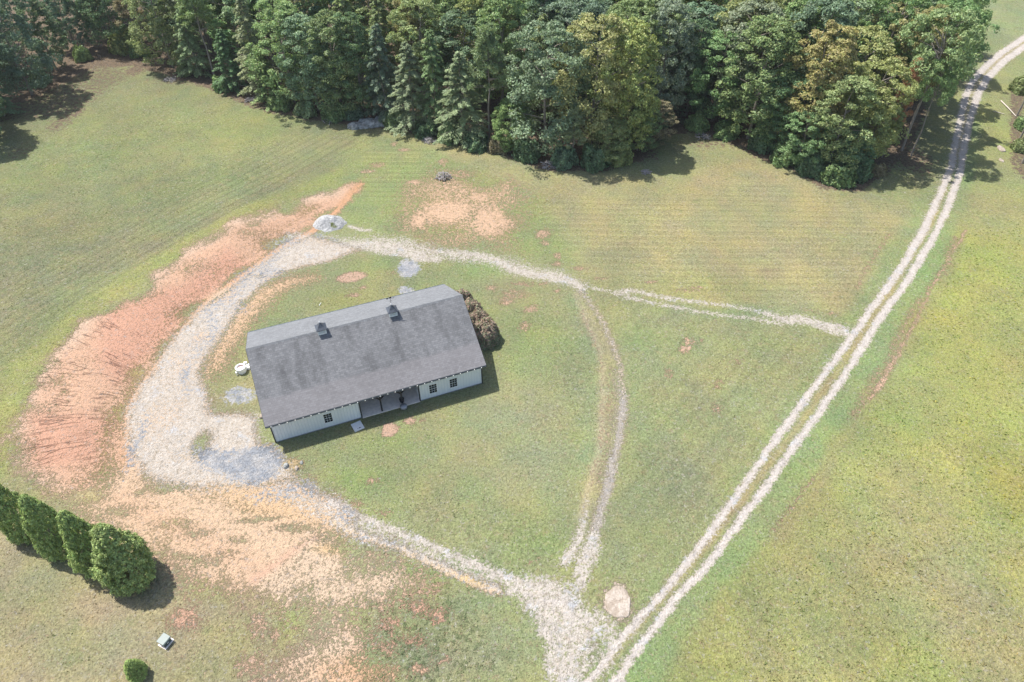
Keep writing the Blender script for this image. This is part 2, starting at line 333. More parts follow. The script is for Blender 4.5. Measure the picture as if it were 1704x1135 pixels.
# ---- orange scrape north of the barn
put('dirt', poly([(668, 310), (720, 285), (760, 292), (860, 312), (875, 350), (852, 385), (850, 420), (780, 408), (720, 398), (670, 380), (660, 350)], 9, W3), .60); dc(blob(770, 350, 120, 60, .6), (234, 194, 158))
for b in [(700, 345, 16, 22, .5), (800, 300, 30, 10, .4), (740, 385, 50, 10, .35)]: put('dirt', blob(*b[:4], soft=.8), b[4], 'cut')
for b in [(690, 303, 14, 5, .8), (745, 352, 60, 26, .88), (815, 368, 38, 36, .86), (700, 365, 22, 16, .8), (800, 330, 24, 12, .8), (905, 390, 14, 9, .68), (925, 425, 8, 8, .6), (910, 405, 9, 5, .6), (925, 440, 9, 5, .62), (740, 270, 8, 7, .6), (672, 250, 12, 3, .6), (655, 240, 6, 4, .5), (628, 275, 16, 5, .5), (590, 308, 14, 7, .75), (610, 285, 14, 4, .6), (760, 290, 40, 8, .5), (840, 315, 10, 6, .6), (870, 470, 20, 4, .5), (822, 478, 10, 4, .6), (845, 500, 14, 8, .62), (880, 515, 14, 8, .58), (868, 545, 14, 10, .5), (902, 470, 12, 3, .6), (925, 485, 8, 3, .65), (860, 488, 26, 10, .45), (1145, 570, 12, 6, .66), (1140, 580, 8, 6, .7), (1165, 566, 6, 4, .6), (1110, 620, 8, 12, .4), (1190, 680, 8, 10, .45), (1280, 450, 30, 2, .3), (960, 445, 16, 4, .6), (1000, 462, 16, 3, .5), (1080, 470, 12, 3, .6), (1160, 480, 12, 3, .5),
          (1140, 485, 30, 4, .3), (1220, 600, 14, 6, .35), (1195, 640, 14, 8, .35), (590, 460, 0, 0, 0), (650, 455, 10, 3, .4), (620, 800, 12, 5, .55), (600, 835, 16, 6, .6), (640, 850, 10, 5, .5), (885, 932, 4, 4, .7)]:
    if b[2]: put('dirt', blob(*b[:4], soft=.7), b[4])
for b in [(585, 461, 26, 9, .85, 12), (649, 715, 13, 11, .95, 0), (682, 701, 10, 7, .85, 0), (702, 699, 6, 4, .5, 0), (604, 478, 8, 3, .6, 0), (587, 492, 14, 4, .55, 10)]:
    put('dirt', blob(*b[:4], soft=.25, ang=b[5], w=W2), b[4]); dc(blob(b[0], b[1], b[2]*1.3, b[3]*1.4, .3, w=W2), (214, 176, 150))
# track beside the lane
put('dirt', line([(1608, 384), (1600, 398), (1585, 420), (1550, 480), (1520, 540), (1495, 590), (1475, 622), (1462, 645), (1448, 665)], [2, 2, 1.5, 1.5, 2, 2.6, 3, 4, 2], .6), .78)
put('dirt', line([(1360, 790), (1335, 820), (1310, 850), (1285, 885)], 2, .8), .6); put('dirt', line([(1590, 395), (1570, 440), (1530, 500), (1480, 590), (1450, 640), (1420, 690)], 5, 1.2, W), .42)
put('dirt', line([(1480, 390), (1460, 420), (1440, 450), (1425, 480)], 2.5, 1), .5); put('dirt', line([(1330, 515), (1395, 522)], 3, 1), .4)
put('dirt', blob(1030, 1003, 30, 30, .6), .85); dc(blob(1030, 1003, 34, 34, .4), (226, 208, 190))
# ---- gravel: lane of two wheel tracks
Lt = [(740, 1480), (950, 1170), (982, 1130), (1002, 1107), (1035, 1063), (1069, 1026), (1102, 986), (1136, 947), (1169, 903), (1203, 856), (1236, 812), (1276, 752), (1319, 695), (1369, 625), (1413, 568), (1436, 535), (1469, 488), (1503, 440), (1538, 381), (1566, 320), (1583, 277), (1590, 240), (1598, 197), (1607, 160), (1619, 133), (1643, 108), (1669, 86), (1703, 64), (1780, 20)]
Rt = [(810, 1480), (1000, 1168), (1029, 1130), (1049, 1097), (1086, 1050), (1119, 1003), (1136, 985), (1169, 950), (1203, 906), (1236, 860), (1270, 816), (1315, 754), (1369, 678), (1413, 613), (1446, 560), (1469, 523), (1503, 478), (1536, 425), (1563, 377), (1583, 330), (1597, 290), (1605, 240), (1614, 200), (1627, 157), (1643, 130), (1669, 103), (1703, 78), (1780, 40)]
put('gravel', line(Lt, [6]*13+[5.2]*6+[4.6]*10, .5), 1.05); put('gravel', line(Rt, [6.5]*12+[5.6]*6+[4.8]*10, .5), 1.05)
put('gravel', line(Lt, 9, 1.0), .2); put('gravel', line([(1590, 250), (1605, 200), (1617, 150), (1650, 112), (1690, 82)], 5, .6), .35)
# ---- gravel: the loop round the barn
loopW = [(520, 392), (475, 412), (430, 440), (392, 472), (345, 506), (300, 548), (268, 590), (236, 640), (216, 680), (212, 740), (220, 772), (262, 800), (330, 812), (390, 812), (450, 806), (490, 800), (470, 762), (455, 742), (430, 735), (426, 700), (400, 690), (360, 688), (338, 660), (336, 620), (346, 590), (372, 548), (395, 520), (420, 490), (452, 462), (500, 446), (560, 430), (600, 412)]
put('gravel', poly(loopW, 2.6), .80)
put('gravel', line([(500, 400), (560, 405), (620, 404), (680, 410), (740, 420), (800, 432), (860, 444), (920, 460), (975, 478)], [26, 20, 17, 17, 16, 15, 15, 16, 10], 2.5, W), .64)
put('gravel', line([(470, 425), (540, 408), (620, 404), (690, 420)], [10, 8, 8, 8], 1.5, W), .95); put('gravel', line([(590, 405), (680, 425), (730, 430)], 10, 1.2, W), .8)
put('gravel', line([(700, 410), (800, 428), (880, 452), (950, 470), (972, 482)], [6, 8, 11, 10, 8], 1.3, W), .86)
put('gravel', line([(970, 476), (1010, 483), (1030, 490)], 3.5, .8), .7)
put('gravel', line([(1030, 488), (1050, 482), (1110, 495), (1165, 502), (1235, 512), (1290, 526)], [8, 6, 5, 4, 4, 5], .9), .72)
put('gravel', line([(1040, 494), (1075, 500), (1150, 516), (1260, 532), (1300, 540)], [5, 4, 4, 4, 4], .9), .74)
put('gravel', line([(1275, 522), (1320, 533), (1370, 545), (1402, 548)], [6, 10, 12, 13], 1.2, W), .82)
put('blue', line([(500, 405), (450, 432), (410, 462), (372, 500), (345, 545), (322, 600), (308, 640)], [6, 9, 12, 12, 10, 9, 9], 3.5, W3), .58)
put('gravel', line([(985, 1040), (1005, 1060), (990, 1100), (975, 1140)], [12, 16, 12, 12], 3, W3), .78)
for b in [(250, 700, 14, 40, .30), (300, 660, 10, 26, .28), (345, 560, 16, 8, .28), (310, 760, 30, 10, .3), (290, 590, 8, 14, .3), (540, 402, 24, 8, .3)]: put('gravel', blob(*b[:4], soft=1), b[4], 'cut'); put('dirt', blob(*b[:4], soft=1), .22, 'cut')
# patches of dirt inside the loop gravel
put('dirt', poly(loopW, 2.0), 1); dc(poly(loopW, 2.0), (222, 202, 176))
for b in [(370, 492, 22, 12, .75), (330, 560, 14, 10, .45), (300, 610, 30, 30, .3), (270, 700, 30, 30, .25), (410, 420, 0, 0, 0)]:
    if b[2]: put('gravel', blob(*b[:4], soft=1), b[4]*.8, 'cut'); dc(blob(*b[:4], soft=.8), (234, 206, 176))
for b in [(340, 738, 14, 20, .85), (350, 640, 12, 20, .35), (430, 460, 10, 4, .4), (408, 500, 10, 6, .4), (480, 452, 20, 4, .5)]:
    put('gravel', blob(*b[:4], soft=.8), b[4], 'cut'); put('dirt', blob(*b[:4], soft=.8), b[4], 'cut')
hue(poly([(345, 600), (430, 570), (440, 720), (380, 760), (330, 720)], 3), (156, 150, 104), .8)
put('gravel', poly([(365, 698), (430, 690), (438, 735), (380, 770), (350, 740)], 2), .78)
# south-east arm and junction
put('dirt', poly([(380, 800), (470, 800), (560, 830), (600, 850), (580, 890), (500, 880), (420, 850), (300, 812)], 2.5), .9); dc(poly([(330, 800), (470, 810), (600, 850), (590, 890), (420, 860)], 2.5), (236, 198, 152))
put('gravel', line([(470, 815), (520, 835), (560, 856), (640, 890), (720, 925), (800, 958), (860, 985)], [20, 26, 26, 21, 20, 20, 20], 1.6, W), .6)
put('gravel', line([(555, 835), (600, 862), (660, 885), (730, 915), (800, 944), (860, 968)], [10, 7, 6, 6, 7, 9], .9), .96)
put('dirt', line([(560, 870), (600, 892), (660, 912), (720, 940), (780, 965), (830, 985)], [8, 7, 6, 7, 8, 7], .9), 1); dc(line([(560, 870), (660, 912), (720, 940), (770, 962), (830, 982)], 10, 1), (238, 212, 176))
dc(blob(790, 968, 36, 10, .6), (240, 208, 150)); put('gravel', line([(580, 885), (660, 912), (720, 938)], 3.5, .6), .8)
junction = [(846, 962), (880, 952), (930, 965), (960, 985), (966, 1010), (990, 1030), (1010, 1050), (985, 1080), (965, 1120), (950, 1200), (905, 1200), (912, 1120), (905, 1070), (880, 1030), (830, 985)]
put('gravel', poly(junction, 1.6), .78); put('gravel', line([(900, 1000), (940, 1005), (955, 1040), (945, 1070)], [20, 22, 20, 16], 2.5, W), 1.0); put('gravel', blob(905, 1052, 12, 10), 1.0)
put('gravel', line([(975, 1080), (990, 1090), (1000, 1060)], 6, 1.2, W), .6); put('gravel', blob(920, 1110, 18, 26), .9); put('gravel', line([(985, 1095), (960, 1130), (940, 1170)], 6, 1), .75)
# east branch of the loop
put('gravel', line([(1034, 650), (1036, 680), (1031, 710), (1025, 748), (1019, 766), (1015, 803), (1002, 836), (995, 870), (985, 895)], [3, 6, 5, 5, 6, 7, 6, 6, 7], 1.0), 1.0)
put('gravel', line([(975, 850), (968, 880), (958, 905), (940, 935)], [3, 5, 7, 9], .8), .85); put('gravel', line([(995, 870), (982, 905), (968, 945), (960, 985)], [5, 12, 17, 8], 1.3, W), .86)
put('gravel', line([(965, 485), (988, 511), (1008, 545), (1021, 578), (1030, 605), (1034, 650)], [4, 3, 3, 3, 3, 3], 1.0), .42); put('gravel', line([(975, 829), (965, 866), (949, 916), (925, 940)], [1.5, 2, 2, 2], .6), .7)
hue(line([(962, 485), (1000, 560), (1018, 640), (1018, 730), (990, 830), (960, 910)], [7, 14, 18, 18, 14, 10], 2, W), (172, 160, 118), .7)
put('dirt', line([(958, 491), (978, 541), (998, 585), (1003, 628), (1003, 678), (998, 745), (985, 790)], 2, .8), .42); put('dirt', line([(1020, 620), (1022, 680), (1010, 760), (1000, 800)], 9, 2, W), .4)
put('dirt', line([(966, 486), (990, 513), (1010, 547), (1023, 580), (1032, 607), (1036, 650)], 4, 1.2), .78); put('dirt', line([(1036, 650), (1034, 710), (1022, 766), (1014, 805), (1000, 840), (990, 880)], 8, 1.2), .6)
dc(line([(966, 486), (1023, 580), (1036, 650), (1022, 766), (990, 880)], 14, 1.2), (228, 212, 188))
hue(line([(958, 491), (978, 541), (998, 585), (1003, 628), (1003, 678), (998, 745), (985, 790), (965, 860)], 4, .8), (198, 178, 146), .8)
hue(line([(950, 500), (985, 600), (980, 700), (970, 780)], 9, 2, W), (136, 156, 112), .5)
# blue-grey fresh gravel
put('blue', poly([(320, 745), (380, 752), (420, 742), (455, 740), (474, 760), (462, 790), (420, 812), (385, 795), (330, 772)], 2.2, W2), .92); put('blue', blob(395, 657, 32, 14, .5), .72); put('blue', blob(680, 447, 22, 16, .4), .95); put('blue', blob(675, 482, 12, 7, .5), .8)
put('blue', blob(455, 822, 50, 12, .7), .45); put('blue', blob(575, 855, 24, 16, .7), .5); put('blue', blob(510, 815, 24, 14, .7), .55); put('blue', blob(310, 625, 12, 16, .7), .6); put('blue', blob(440, 455, 40, 14, .8), .5); put('blue', blob(395, 510, 30, 14, .8), .4); put('blue', blob(228, 740, 10, 50, .8), .6)
put('blue', line([(545, 385), (525, 392), (560, 400)], 5, 1), .5); put('gravel', line([(582, 376), (600, 382), (615, 384)], 4, .8), .9); put('gravel', blob(700, 425, 22, 12, .6), .9)
put('dirt', blob(480, 775, 26, 14, .7), .75); dc(blob(480, 775, 30, 18, .7), (206, 180, 130))
# weeds clumps, rough meadow
put('rough', poly([(1590, 390), (1800, 330), (1800, 1300), (1100, 1300), (1180, 1130), (1330, 900), (1450, 680), (1530, 560)], 5), 1)
put('weed', poly([(600, 980), (760, 980), (850, 1130), (560, 1200), (600, 1060)], 5), .8); put('weed', poly([(-200, 300), (300, 160), (560, 200), (300, 400), (0, 560), (-200, 700)], 8), .2); put('weed', poly([(640, 780), (930, 860), (900, 940), (700, 900)], 6), .3)
# mowing lines
put('stripe', poly([(600, 235), (700, 240), (720, 330), (660, 345), (590, 330)], 3), .9); put('stripe', poly([(860, 330), (1150, 330), (1260, 290), (1500, 360), (1440, 470), (1400, 520), (1230, 505), (1050, 470), (940, 430)], 4), .75)
ex_, m_ = poly([(1040, 500), (1390, 560), (1380, 610), (1150, 900), (1010, 1000), (1050, 720)], 3)
rd = G(1500, 460)-G(1100, 1000); rd /= np.linalg.norm(rd); phase[ex_] = np.where(m_ > .01, (P[ex_]@np.array([rd[1], -rd[0]]))*.8, phase[ex_]); lay['stripe'][ex_] = np.maximum(lay['stripe'][ex_], .5*m_)
ex_, m_ = poly([(-200, 420), (250, 230), (600, 215), (620, 235), (480, 310), (300, 420), (120, 530), (-200, 700)], 4)
fd = G(600, 240)-G(200, 470); fd /= np.linalg.norm(fd); phase[ex_] = np.where(m_ > .01, (P[ex_]@np.array([fd[1], -fd[0]]))*.9, phase[ex_]); lay['stripe'][ex_] = np.maximum(lay['stripe'][ex_], .95*m_*sstep(-6, 3, (P[ex_]-G(300, 330))@np.array([fd[1], -fd[0]])))
# large soft variation of the sward itself
v1 = fbm(P[:, 0]/7, P[:, 1]/7, 21, 4)-.5; v2 = fbm(P[:, 0]/2.2, P[:, 1]/2.2, 31, 3)-.5
base *= (1+.30*v1+.28*v2)[:, None]; base[:, 0] *= 1+.35*(fbm(P[:, 0]/4, P[:, 1]/4, 41, 3)-.5); base[:, 2] *= 1-.5*v2
lum = base.mean(1, keepdims=True); base = base*.74+lum*.26*np.array([1.04, 1.0, .84]); base *= np.array([1.15, 1.20, 1.13])*(1+.07*lay['rough'][:, None]*np.array([1.1, 1.1, .6]))
def setc(name, arr):
    a = gme.color_attributes.new(name, 'FLOAT_COLOR', 'POINT'); a.data.foreach_set('color', np.ascontiguousarray(arr, np.float32).ravel())
o1 = np.ones(NV)
dcol = dcol*.84+alb(236, 214, 192)*.16*1.05
setc('base', np.column_stack([base, lay['litter']])); setc('dcol', np.column_stack([dcol, lay['weed']]))
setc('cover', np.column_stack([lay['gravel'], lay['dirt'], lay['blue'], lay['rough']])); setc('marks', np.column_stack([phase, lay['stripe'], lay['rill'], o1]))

def ground_mat():
    n = NT('meadow_soil_gravel'); pos = n.coord('Object')
    B = n.attr('base'); lit = n.attr('base', 'Alpha'); D = n.attr('dcol'); weed = n.attr('dcol', 'Alpha'); cv = n.rgb(n.attr('cover')); rough = n.attr('cover', 'Alpha'); mk = n.rgb(n.attr('marks'))
    nf = n.noise(pos, 3.6, 3, .7); nm = n.noise(pos, .9, 6, .65); nq = n.noise(pos, 7.5, 2, .6); na = n.noise(pos, 1.5, 7, .72); nb = n.noise(pos, 2.6, 6, .75); nl = n.noise(pos, .28, 4, .6)
    def thr(den, noi, soft=.07, lo=.355):
        d = n.mad(den, 1.12, -.06); q = n.map(noi, lo, 1-lo, 0, 1); return n.ss(-soft, soft, n.math('SUBTRACT', d, q))
    # grass
    g = n.scale(B, n.map(nf, .3, .7, .70, 1.30)); g = n.scale(g, n.map(nq, .3, .7, .78, 1.22))
    g = n.mix(n.mul(n.ss(.50, .72, nm), .55), g, n.mix(.55, g, tuple(alb(186, 160, 122)), 'MIX'))
    g = n.mix(n.mul(n.ss(.55, .35, n.noise(pos, .55, 5, .6)), .0), g, g)
    g = n.mix(n.mul(n.ss(.56, .66, n.noise(pos, .42, 6, .68)), .35), g, tuple(alb(134, 152, 98)))
    # tall rough meadow: darker green clumps and yellow heads
    rc = n.mul(rough, n.ss(.52, .62, n.noise(pos, 1.1, 5, .7))); g = n.mix(n.mul(rc, .22), g, tuple(alb(120, 140, 72)))
    rc2 = n.mul(rough, n.ss(.54, .64, n.noise(n.coord('Object', (1, 1, 1), (0, 0, 1)), 1.7, 5, .7))); g = n.mix(n.mul(rc2, .22), g, tuple(alb(196, 186, 104)))
    wd = n.mul(weed, n.ss(.54, .62, n.noise(pos, 1.3, 5, .7))); g = n.mix(n.mul(wd, .6), g, tuple(alb(104, 128, 84)))
    st = n.math('SINE', n.mad(mk[0], 4.6, n.mul(nm, 3.0))); g = n.scale(g, n.mad(n.mul(n.add(st, n.mul(n.math('SINE', n.mad(mk[0], 9.5, n.mul(nl, 5.0))), .6)), mk[1]), .085, 1.0))
    # dead leaves and straw under the wood
    lm = thr(lit, na, .16); lc = n.mix(n.ss(.4, .62, nb), tuple(alb(104, 92, 76)), tuple(alb(160, 140, 116))); g = n.mix(lm, g, lc)
    # bare clay
    aw = n.noise(n.coord('Object', (1, 1, 1), (0, 0, .6)), 1.9, 8, .78); dm = thr(cv[1], n.mad(aw, .45, n.mul(n.noise(n.coord('Object', (1, 1, 1), (0, 0, 1.3)), 5.2, 4, .75), .55)), .34, .41)
    dcl = n.scale(D, n.map(nb, .3, .7, .86, 1.14)); dcl = n.scale(dcl, n.map(nq, .3, .7, .9, 1.1))
    dcl = n.mix(n.mul(n.ss(.55, .7, nm), .4), dcl, n.scale(D, .82))
    # erosion rills fanning down the bank
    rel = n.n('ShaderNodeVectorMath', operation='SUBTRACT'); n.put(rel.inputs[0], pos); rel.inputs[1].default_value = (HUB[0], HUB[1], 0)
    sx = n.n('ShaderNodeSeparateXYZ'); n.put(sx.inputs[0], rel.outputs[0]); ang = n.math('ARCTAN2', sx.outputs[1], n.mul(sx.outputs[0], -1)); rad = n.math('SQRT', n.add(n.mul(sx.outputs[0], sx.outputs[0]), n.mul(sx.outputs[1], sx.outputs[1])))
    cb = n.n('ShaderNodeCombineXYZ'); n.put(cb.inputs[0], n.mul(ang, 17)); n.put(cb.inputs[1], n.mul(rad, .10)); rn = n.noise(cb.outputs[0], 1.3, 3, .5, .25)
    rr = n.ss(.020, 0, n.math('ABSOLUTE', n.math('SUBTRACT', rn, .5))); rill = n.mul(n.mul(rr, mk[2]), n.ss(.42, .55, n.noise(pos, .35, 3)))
    dcl = n.mix(n.mul(rill, .22), dcl, tuple(alb(176, 112, 92)))  # moist reddish rill tint, with the gullies' self-shade put into the colour
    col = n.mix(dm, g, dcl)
    # gravel
    gm = thr(cv[0], n.mad(nb, .5, n.mul(n.noise(pos, 5.5, 3, .7), .5)), .36, .41); vc = n.rgb(n.voro(pos, 6.5, 'Color')); vv = n.mul(n.map(vc[0], 0, 1, .90, 1.06), n.map(n.noise(n.coord('Object', (1, .45, 1), (0, 0, .9)), 1.3, 6, .75), .35, .65, .86, 1.10))
    gcol = n.mix(n.ss(.53, .68, n.noise(pos, .5, 5, .7)), tuple(alb(230, 220, 207)), tuple(alb(222, 223, 224))); gcol = n.mix(n.mul(n.ss(.55, .66, na), .38), gcol, tuple(alb(236, 210, 182)))
    gcol = n.mix(n.mul(n.ss(.50, .60, n.noise(pos, 2.1, 8, .85)), .62), gcol, tuple(alb(158, 146, 122))); gcol = n.mix(n.mul(n.ss(.92, 1.02, cv[0]), .6), gcol, tuple(alb(240, 230, 222)))
    gcol = n.scale(gcol, vv); col = n.mix(gm, col, gcol)
    bm = thr(cv[2], nb, .22); bc = n.scale(n.mix(n.ss(.4, .6, nm), tuple(alb(172, 177, 184)), tuple(alb(204, 203, 202))), n.map(vc[1], 0, 1, .76, 1.12)); col = n.mix(bm, col, bc)
    hgt = n.add(n.mul(nf, .7), n.mul(nq, .6)); hgt = n.add(hgt, n.mul(rough, n.mul(n.noise(pos, 1.4, 5, .7), .35))); hgt = n.math('SUBTRACT', hgt, n.mul(rill, .8)); hgt = n.math('SUBTRACT', hgt, n.mul(gm, .12)); hgt = n.add(hgt, n.mul(wd, .5)); hgt = n.math('SUBTRACT', hgt, n.mul(n.mul(dm, .35), 1))
    return n.done(n.pbsdf(col, .95, n.bump(hgt, .20, 1.0), 0, .1))
gme.materials.append(ground_mat()); ground = bpy.data.objects.new('ground', gme); C.objects.link(ground); tag(ground, kind='structure')

# short grass tufts standing over the meadow (too many to count)
def grass_tufts():
    rs = np.random.RandomState(5); n0 = 330000; x = rs.uniform(-128, 128, n0); y = 17+(184-17)*rs.uniform(0, 1, n0)**1.25
    ok = np.abs(x) < .76*y+24; x = x[ok]; y = y[ok]
    ix = np.clip(np.searchsorted(xs, x)-1, 0, nx-2); iy = np.clip(np.searchsorted(ys, y)-1, 0, ny-2); k = iy*nx+ix
    bare = np.clip(1.25*np.maximum(np.maximum(lay['gravel'][k], lay['blue'][k]), lay['dirt'][k]), 0, 1); rough = lay['rough'][k]; weed = lay['weed'][k]
    lx = (x-BARN[0])*math.cos(PSI)+(y-BARN[1])*math.sin(PSI); ly = -(x-BARN[0])*math.sin(PSI)+(y-BARN[1])*math.cos(PSI)
    ok = (rs.rand(len(x)) < (1-bare)*(.48+.10*rough+.2*weed)*(1-.8*lay['litter'][k])) & ~((lx > -.1) & (lx < 22.2) & (ly > -.2) & (ly < 13.9))
    ok &= (rs.rand(len(x)) < .35+1.1*sstep(.4, .62, fbm(x/1.6, y/1.6, 77, 3))); x, y, k, rough, weed = x[ok], y[ok], k[ok], rough[ok], weed[ok]; N = len(x)
    z = height(np.stack([x, y], 1))-.02; a = rs.uniform(0, 6.28, N); hh = rs.uniform(.06, .13, N)*(1+.4*rough+.4*weed); w_ = rs.uniform(.05, .13, N)*(1+.7*rough)
    ca, sa = np.cos(a), np.sin(a); ln = rs.normal(size=(N, 2))*.6*hh[:, None]; c0 = np.stack([x, y, z], 1)
    V = np.stack([c0-np.stack([ca*w_, sa*w_, 0*w_], 1), c0+np.stack([ca*w_, sa*w_, 0*w_], 1), c0+np.stack([ln[:, 0], ln[:, 1], hh], 1)], 1).reshape(-1, 3)
    me = mesh_np('grass', V, np.arange(3*N).reshape(N, 3)); v = rs.uniform(1.0, 1.6, N)*(1+.15*rough); yel = rs.rand(N)
    col = base[k]*v[:, None]*np.where(yel[:, None] < .22, np.array([[1.35, 1.18, .95]]), np.where(yel[:, None] > .72, np.array([[.75, .92, .75]]), 1.0))
    at_ = me.color_attributes.new('base', 'FLOAT_COLOR', 'POINT'); at_.data.foreach_set('color', np.repeat(np.column_stack([col, np.ones(N)]), 3, 0).astype(np.float32).ravel())
    n = NT('grass_blades'); d = n.n('ShaderNodeBsdfDiffuse'); n.put(d.inputs[0], n.attr('base')); t = n.n('ShaderNodeBsdfTranslucent'); n.put(t.inputs[0], n.attr('base')); mx = n.n('ShaderNodeMixShader'); mx.inputs[0].default_value = .45; n.put(mx.inputs[1], d.outputs[0]); n.put(mx.inputs[2], t.outputs[0])
    o = link('grass', me, n.done(mx.outputs[0])); tag(o, 'short summer grass and weeds covering the fields round the barn', 'grass', kind='stuff'); print('tufts', N)
grass_tufts()
# ================================================================== materials
simple('white_siding_plain', lin((226, 232, 232))*.9, .55, 3, .05)
simple('black_trim', (.018, .020, .024), .45, 5, .2)
simple('gutter_metal', (.06, .08, .095), .4, 4, .15, metal=.3)
simple('concrete', (.80, .71, .62), .9, 3, .14, bump=.01)
simple('pale_slab', (.62, .63, .63), .85, 5, .08, bump=.004)
simple('fresh_white', (.82, .82, .80), .5, 8, .06)
simple('muntin_white', (.55, .58, .58), .5, 8, .05)
simple('bulb_glass', (.85, .85, .8), .15, 8, .02)
simple('dark_iron', (.03, .03, .035), .5, 10, .3, metal=.5)
simple('tub_fill', alb(190, 140, 130), .9, 9, .3, bump=.02)
simple('steel', (.30, .31, .33), .45, 6, .25, metal=.4)
simple('bark', (.25, .22, .19), .95, 3, .35, bump=.03, stretch=(3, 3, .6))
simple('dead_wood', (.30, .28, .27), .95, 8, .3)
simple('pale_wood', (.50, .44, .38), .9, 8, .2)
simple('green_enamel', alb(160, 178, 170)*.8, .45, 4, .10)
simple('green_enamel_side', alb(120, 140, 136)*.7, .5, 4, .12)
simple('cupola_roof', alb(120, 128, 140)*.7, .5, 4, .12)
simple('interior_board', alb(150, 132, 118), .9, 2, .15)
def siding():
    n = NT('ribbed_metal_siding'); p = n.coord('Object'); s = n.n('ShaderNodeSeparateXYZ'); n.put(s.inputs[0], p); u = n.add(s.outputs[0], n.mul(s.outputs[1], 1.0))
    f = n.math('FRACT', n.mul(u, 1/.305)); rib = n.ss(.14, .05, n.math('ABSOLUTE', n.math('SUBTRACT', f, .5)))
    d = n.noise(n.coord('Object', (1, 1, .25)), 1.6, 5, .6); col = n.scale(tuple(lin((228, 231, 230))*.98), n.map(d, .3, .7, .95, 1.03)); col = n.mix(n.mul(rib, .22), col, tuple(lin((180, 192, 196))))
    M['siding'] = n.done(n.pbsdf(col, .45, n.bump(rib, .02, 1), 0, .4))
siding()
def glass():
    n = NT('window_glass'); M['glass'] = n.done(n.pbsdf((.015, .02, .025), .08, None, 0, .6))
glass()
def shingles(name, front):
    n = NT(name); p = n.coord('Object'); s = n.n('ShaderNodeSeparateXYZ'); n.put(s.inputs[0], p)
    row = n.math('FRACT', n.mul(s.outputs[1], 1/.29)); br = n.n('ShaderNodeTexBrick'); n.put(br.inputs['Vector'], n.coord('Object', (1, 1, 0))); br.inputs['Scale'].default_value = 1; br.inputs['Brick Width'].default_value = .34; br.inputs['Row Height'].default_value = .2; br.inputs['Mortar Size'].default_value = .012
    br.inputs['Color1'].default_value = (.2, .2, .2, 1); br.inputs['Color2'].default_value = (.85, .85, .85, 1); br.inputs['Mortar'].default_value = (0, 0, 0, 1); br.offset = .37
    tab = n.rgb(br.outputs['Color'])[0]; g = n.noise(p, 9, 3, .7); st = n.noise(n.coord('Object', (.80, .15, .2)), 1.0, 5, .62, .3); st2 = n.noise(n.coord('Object', (.34, .28, .3)), 1.0, 3, .5)
    col = n.scale(tuple(lin((154, 155, 157))*.50 if front else lin((160, 163, 166))*.50), n.map(tab, 0, 1, .72, 1.20)); col = n.scale(col, n.map(g, .3, .7, .84, 1.16))
    if front:
        low = n.ss(1.9, 2.4, n.add(s.outputs[1], n.mul(n.noise(p, .4, 2), .5)))
        col = n.scale(col, n.mad(n.mul(n.ss(.42, .66, st), low), -.25, 1.0)); col = n.scale(col, n.mad(n.ss(.46, .62, st2), -.10, 1.03)); col = n.mix(n.mul(n.math('SUBTRACT', 1, low), .5), col, n.mix(.5, col, tuple(lin((168, 160, 160))*.62)))
    else: col = n.scale(col, n.map(st2, .3, .7, .94, 1.05))
    return n.done(n.pbsdf(col, .9, n.bump(n.add(n.mul(tab, .6), n.mul(g, .4)), .02, .7), 0, .2))
M['shingle_front'] = shingles('asphalt_shingles_streaked', True); M['shingle_back'] = shingles('asphalt_shingles_clean', False)
def foliage(name, transl=.28):
    n = NT(name); oi = n.n('ShaderNodeObjectInfo'); t = n.rgb(n.attr('tint')); geo = n.n('ShaderNodeNewGeometry')
    col = n.scale(oi.outputs['Color'], t[0]); hs = n.n('ShaderNodeHueSaturation'); n.put(hs.inputs['Color'], col); n.put(hs.inputs['Hue'], n.mad(t[1], .05, .475)); hs.inputs['Saturation'].default_value = .95; col = hs.outputs[0]
    d = n.n('ShaderNodeBsdfDiffuse'); n.put(d.inputs[0], col); tr = n.n('ShaderNodeBsdfTranslucent'); n.put(tr.inputs[0], n.mix(.5, col, n.mix(1, col, (1.2, 1.25, .5), 'MULTIPLY'))); gl = n.n('ShaderNodeBsdfGlossy'); gl.inputs[1].default_value = .45; gl.inputs[0].default_value = (1, 1, 1, 1)
    mx = n.n('ShaderNodeMixShader'); mx.inputs[0].default_value = transl; n.put(mx.inputs[1], d.outputs[0]); n.put(mx.inputs[2], tr.outputs[0])
    m2 = n.n('ShaderNodeMixShader'); m2.inputs[0].default_value = .012; n.put(m2.inputs[1], mx.outputs[0]); n.put(m2.inputs[2], gl.outputs[0])
    M[name] = n.done(m2.outputs[0])
foliage('leaves')
def rock(name, a, b):
    n = NT(name); p = n.coord('Object'); k = n.noise(p, 1.6, 7, .65); col = n.mix(n.ss(.4, .6, k), a, b); col = n.scale(col, n.map(n.noise(p, 7, 3), .3, .7, .8, 1.2)); M[name] = n.done(n.pbsdf(col, .95, n.bump(k, .12), 0, .2))
rock('grey_rock', tuple(lin((150, 152, 148))*.62), tuple(lin((196, 198, 192))*.66)); rock('tan_rock', tuple(alb(196, 180, 162)), tuple(alb(224, 210, 194)))
def pile_mat():
    n = NT('heaped_gravel'); p = n.coord('Object'); v = n.rgb(n.voro(p, 9, 'Color'))[0]; col = n.scale(tuple(lin((216, 216, 214))*.56), n.map(v, 0, 1, .70, 1.15)); w = n.mul(n.attr('tint', 'Fac'), 1.0)
    g = n.ss(.70, .82, n.add(n.noise(p, 2.6, 5, .7), n.mul(w, .4))); col = n.mix(g, col, tuple(alb(140, 148, 96))); M['pile'] = n.done(n.pbsdf(col, .95, n.bump(v, .05), 0, .1))
